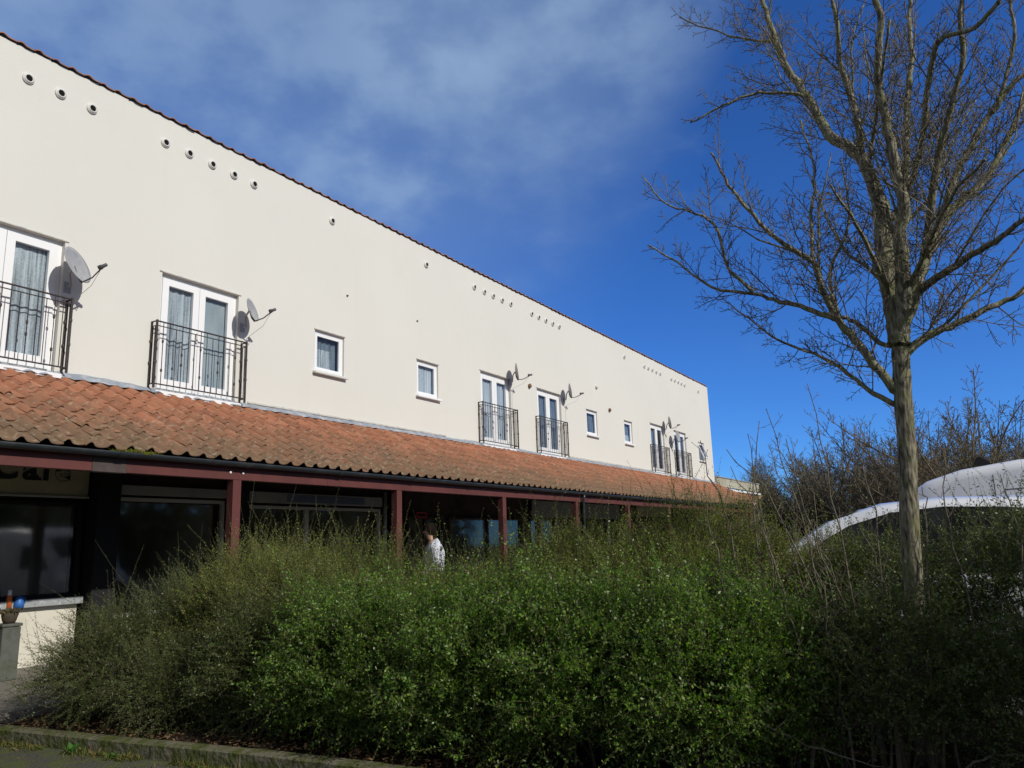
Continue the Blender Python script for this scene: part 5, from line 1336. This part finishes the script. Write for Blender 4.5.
# ------------------------------------------------------------------ weeds along the kerb, litter on the soil
def kx(y): return float(np.interp(-y, [-p_[1] for p_ in KL], [p_[0] for p_ in KL]))
M['weed'] = leaf_mat('kerb_weed', [(0.06, 0.10, 0.02), (0.10, 0.14, 0.03), (0.16, 0.13, 0.05), (0.08, 0.11, 0.02), (0.20, 0.13, 0.06)], .7, .3, .2)
n = 3600; ys = RNG.uniform(3.2, 8.0, n); base = np.array([[kx(y) - abs(RNG.normal(0, .06)) - .01, y, 0.0] for y in ys])
patch = (np.sin(ys * 5.3) + np.sin(ys * 11.7 + 1) > -.4); base = base[patch]; n = len(base)
d = unit(RNG.normal(0, .55, (n, 3)) + [-.1, 0, 1]); s = unit(np.cross(d, RNG.normal(0, 1, (n, 3)))); l = RNG.uniform(.015, .09, (n, 1)) * RNG.uniform(.3, 1, (n, 1)) ** 1.5; w = RNG.uniform(.001, .0025, (n, 1))
V = np.stack([base - s * w, base + s * w, base + d * l * .6 + s * w * .7 + RNG.normal(0, .004, (n, 3)), base + d * l + RNG.normal(0, .008, (n, 3))], 1).reshape(-1, 3)
tag(np_mesh('kerb_grass', V, np.arange(len(V)).reshape(-1, 4), M['weed']), kind='stuff')
M['weedleaf'] = leaf_mat('dock_leaf', [(0.05, 0.14, 0.03), (0.08, 0.19, 0.04)], .5, .35, .3)
for i, (y, sc, lab) in enumerate(((6.55, 1.0, 'bright green broad leaved weed growing at the foot of the kerb'), (6.1, .6, 'smaller green weed at the foot of the kerb, right of the bright one'))):
    r = empty('weed', (kx(y) - .07, y, 0)); tag(r, lab, 'weed')
    k = 16; a = RNG.uniform(0, 6.28, k); el = RNG.uniform(.3, 1.2, k); dd = np.stack([np.cos(a) * np.cos(el), np.sin(a) * np.cos(el), np.sin(el)], 1)
    s = unit(np.cross(dd, [0, 0, 1.0])); l = RNG.uniform(.06, .13, (k, 1)) * sc; w = l * .22; z = np.zeros((k, 3))
    V = np.stack([z, dd * l * .55 + s * w, dd * l - [0, 0, .01], dd * l * .55 - s * w], 1).reshape(-1, 3)
    np_mesh('leaves', V, np.arange(len(V)).reshape(-1, 4), M['weedleaf'], r)
M['litter'] = leaf_mat('dead_leaf', [(0.14, 0.08, 0.04), (0.20, 0.13, 0.07), (0.09, 0.055, 0.03), (0.16, 0.10, 0.05)], .9, .1, .1)
n = 2600; ys = RNG.uniform(2.5, 8.0, n); p_ = np.array([[kx(y) + .12 + abs(RNG.normal(0, .45)), y, .10 + RNG.uniform(0, .03)] for y in ys]); p_ = p_[p_[:, 0] < 7.2]; n = len(p_)
d = unit(RNG.normal(0, 1, (n, 3)) * [1, 1, .25]); s = unit(np.cross(d, RNG.normal(0, .3, (n, 3)) + [0, 0, 1])); l = RNG.uniform(.015, .05, (n, 1)); w = l * .3
V = np.stack([p_, p_ + d * l * .5 + s * w, p_ + d * l, p_ + d * l * .5 - s * w], 1).reshape(-1, 3)
tag(np_mesh('leaf_litter', V, np.arange(len(V)).reshape(-1, 4), M['litter']), kind='stuff')
# moss and grit scattered over the asphalt by the kerb
n = 3500; q = np.stack([RNG.uniform(2.2, 4.2, n), RNG.uniform(2.5, 8.0, n)], 1); q = q[[x < kx(y) - .02 for x, y in q]]; n = len(q)
p_ = np.concatenate([q, np.full((n, 1), .002)], 1); d = unit(RNG.normal(0, 1, (n, 3)) * [1, 1, .6]); d[:, 2] = np.abs(d[:, 2]); s = unit(np.cross(d, RNG.normal(0, 1, (n, 3)))); l = RNG.uniform(.004, .016, (n, 1))
V = np.stack([p_, p_ + d * l * .5 + s * l * .4, p_ + d * l, p_ + d * l * .5 - s * l * .4], 1).reshape(-1, 3); V[:, 2] = np.maximum(V[:, 2], .001)
tag(np_mesh('moss_and_grit', V, np.arange(len(V)).reshape(-1, 4), M['litter']), kind='stuff')
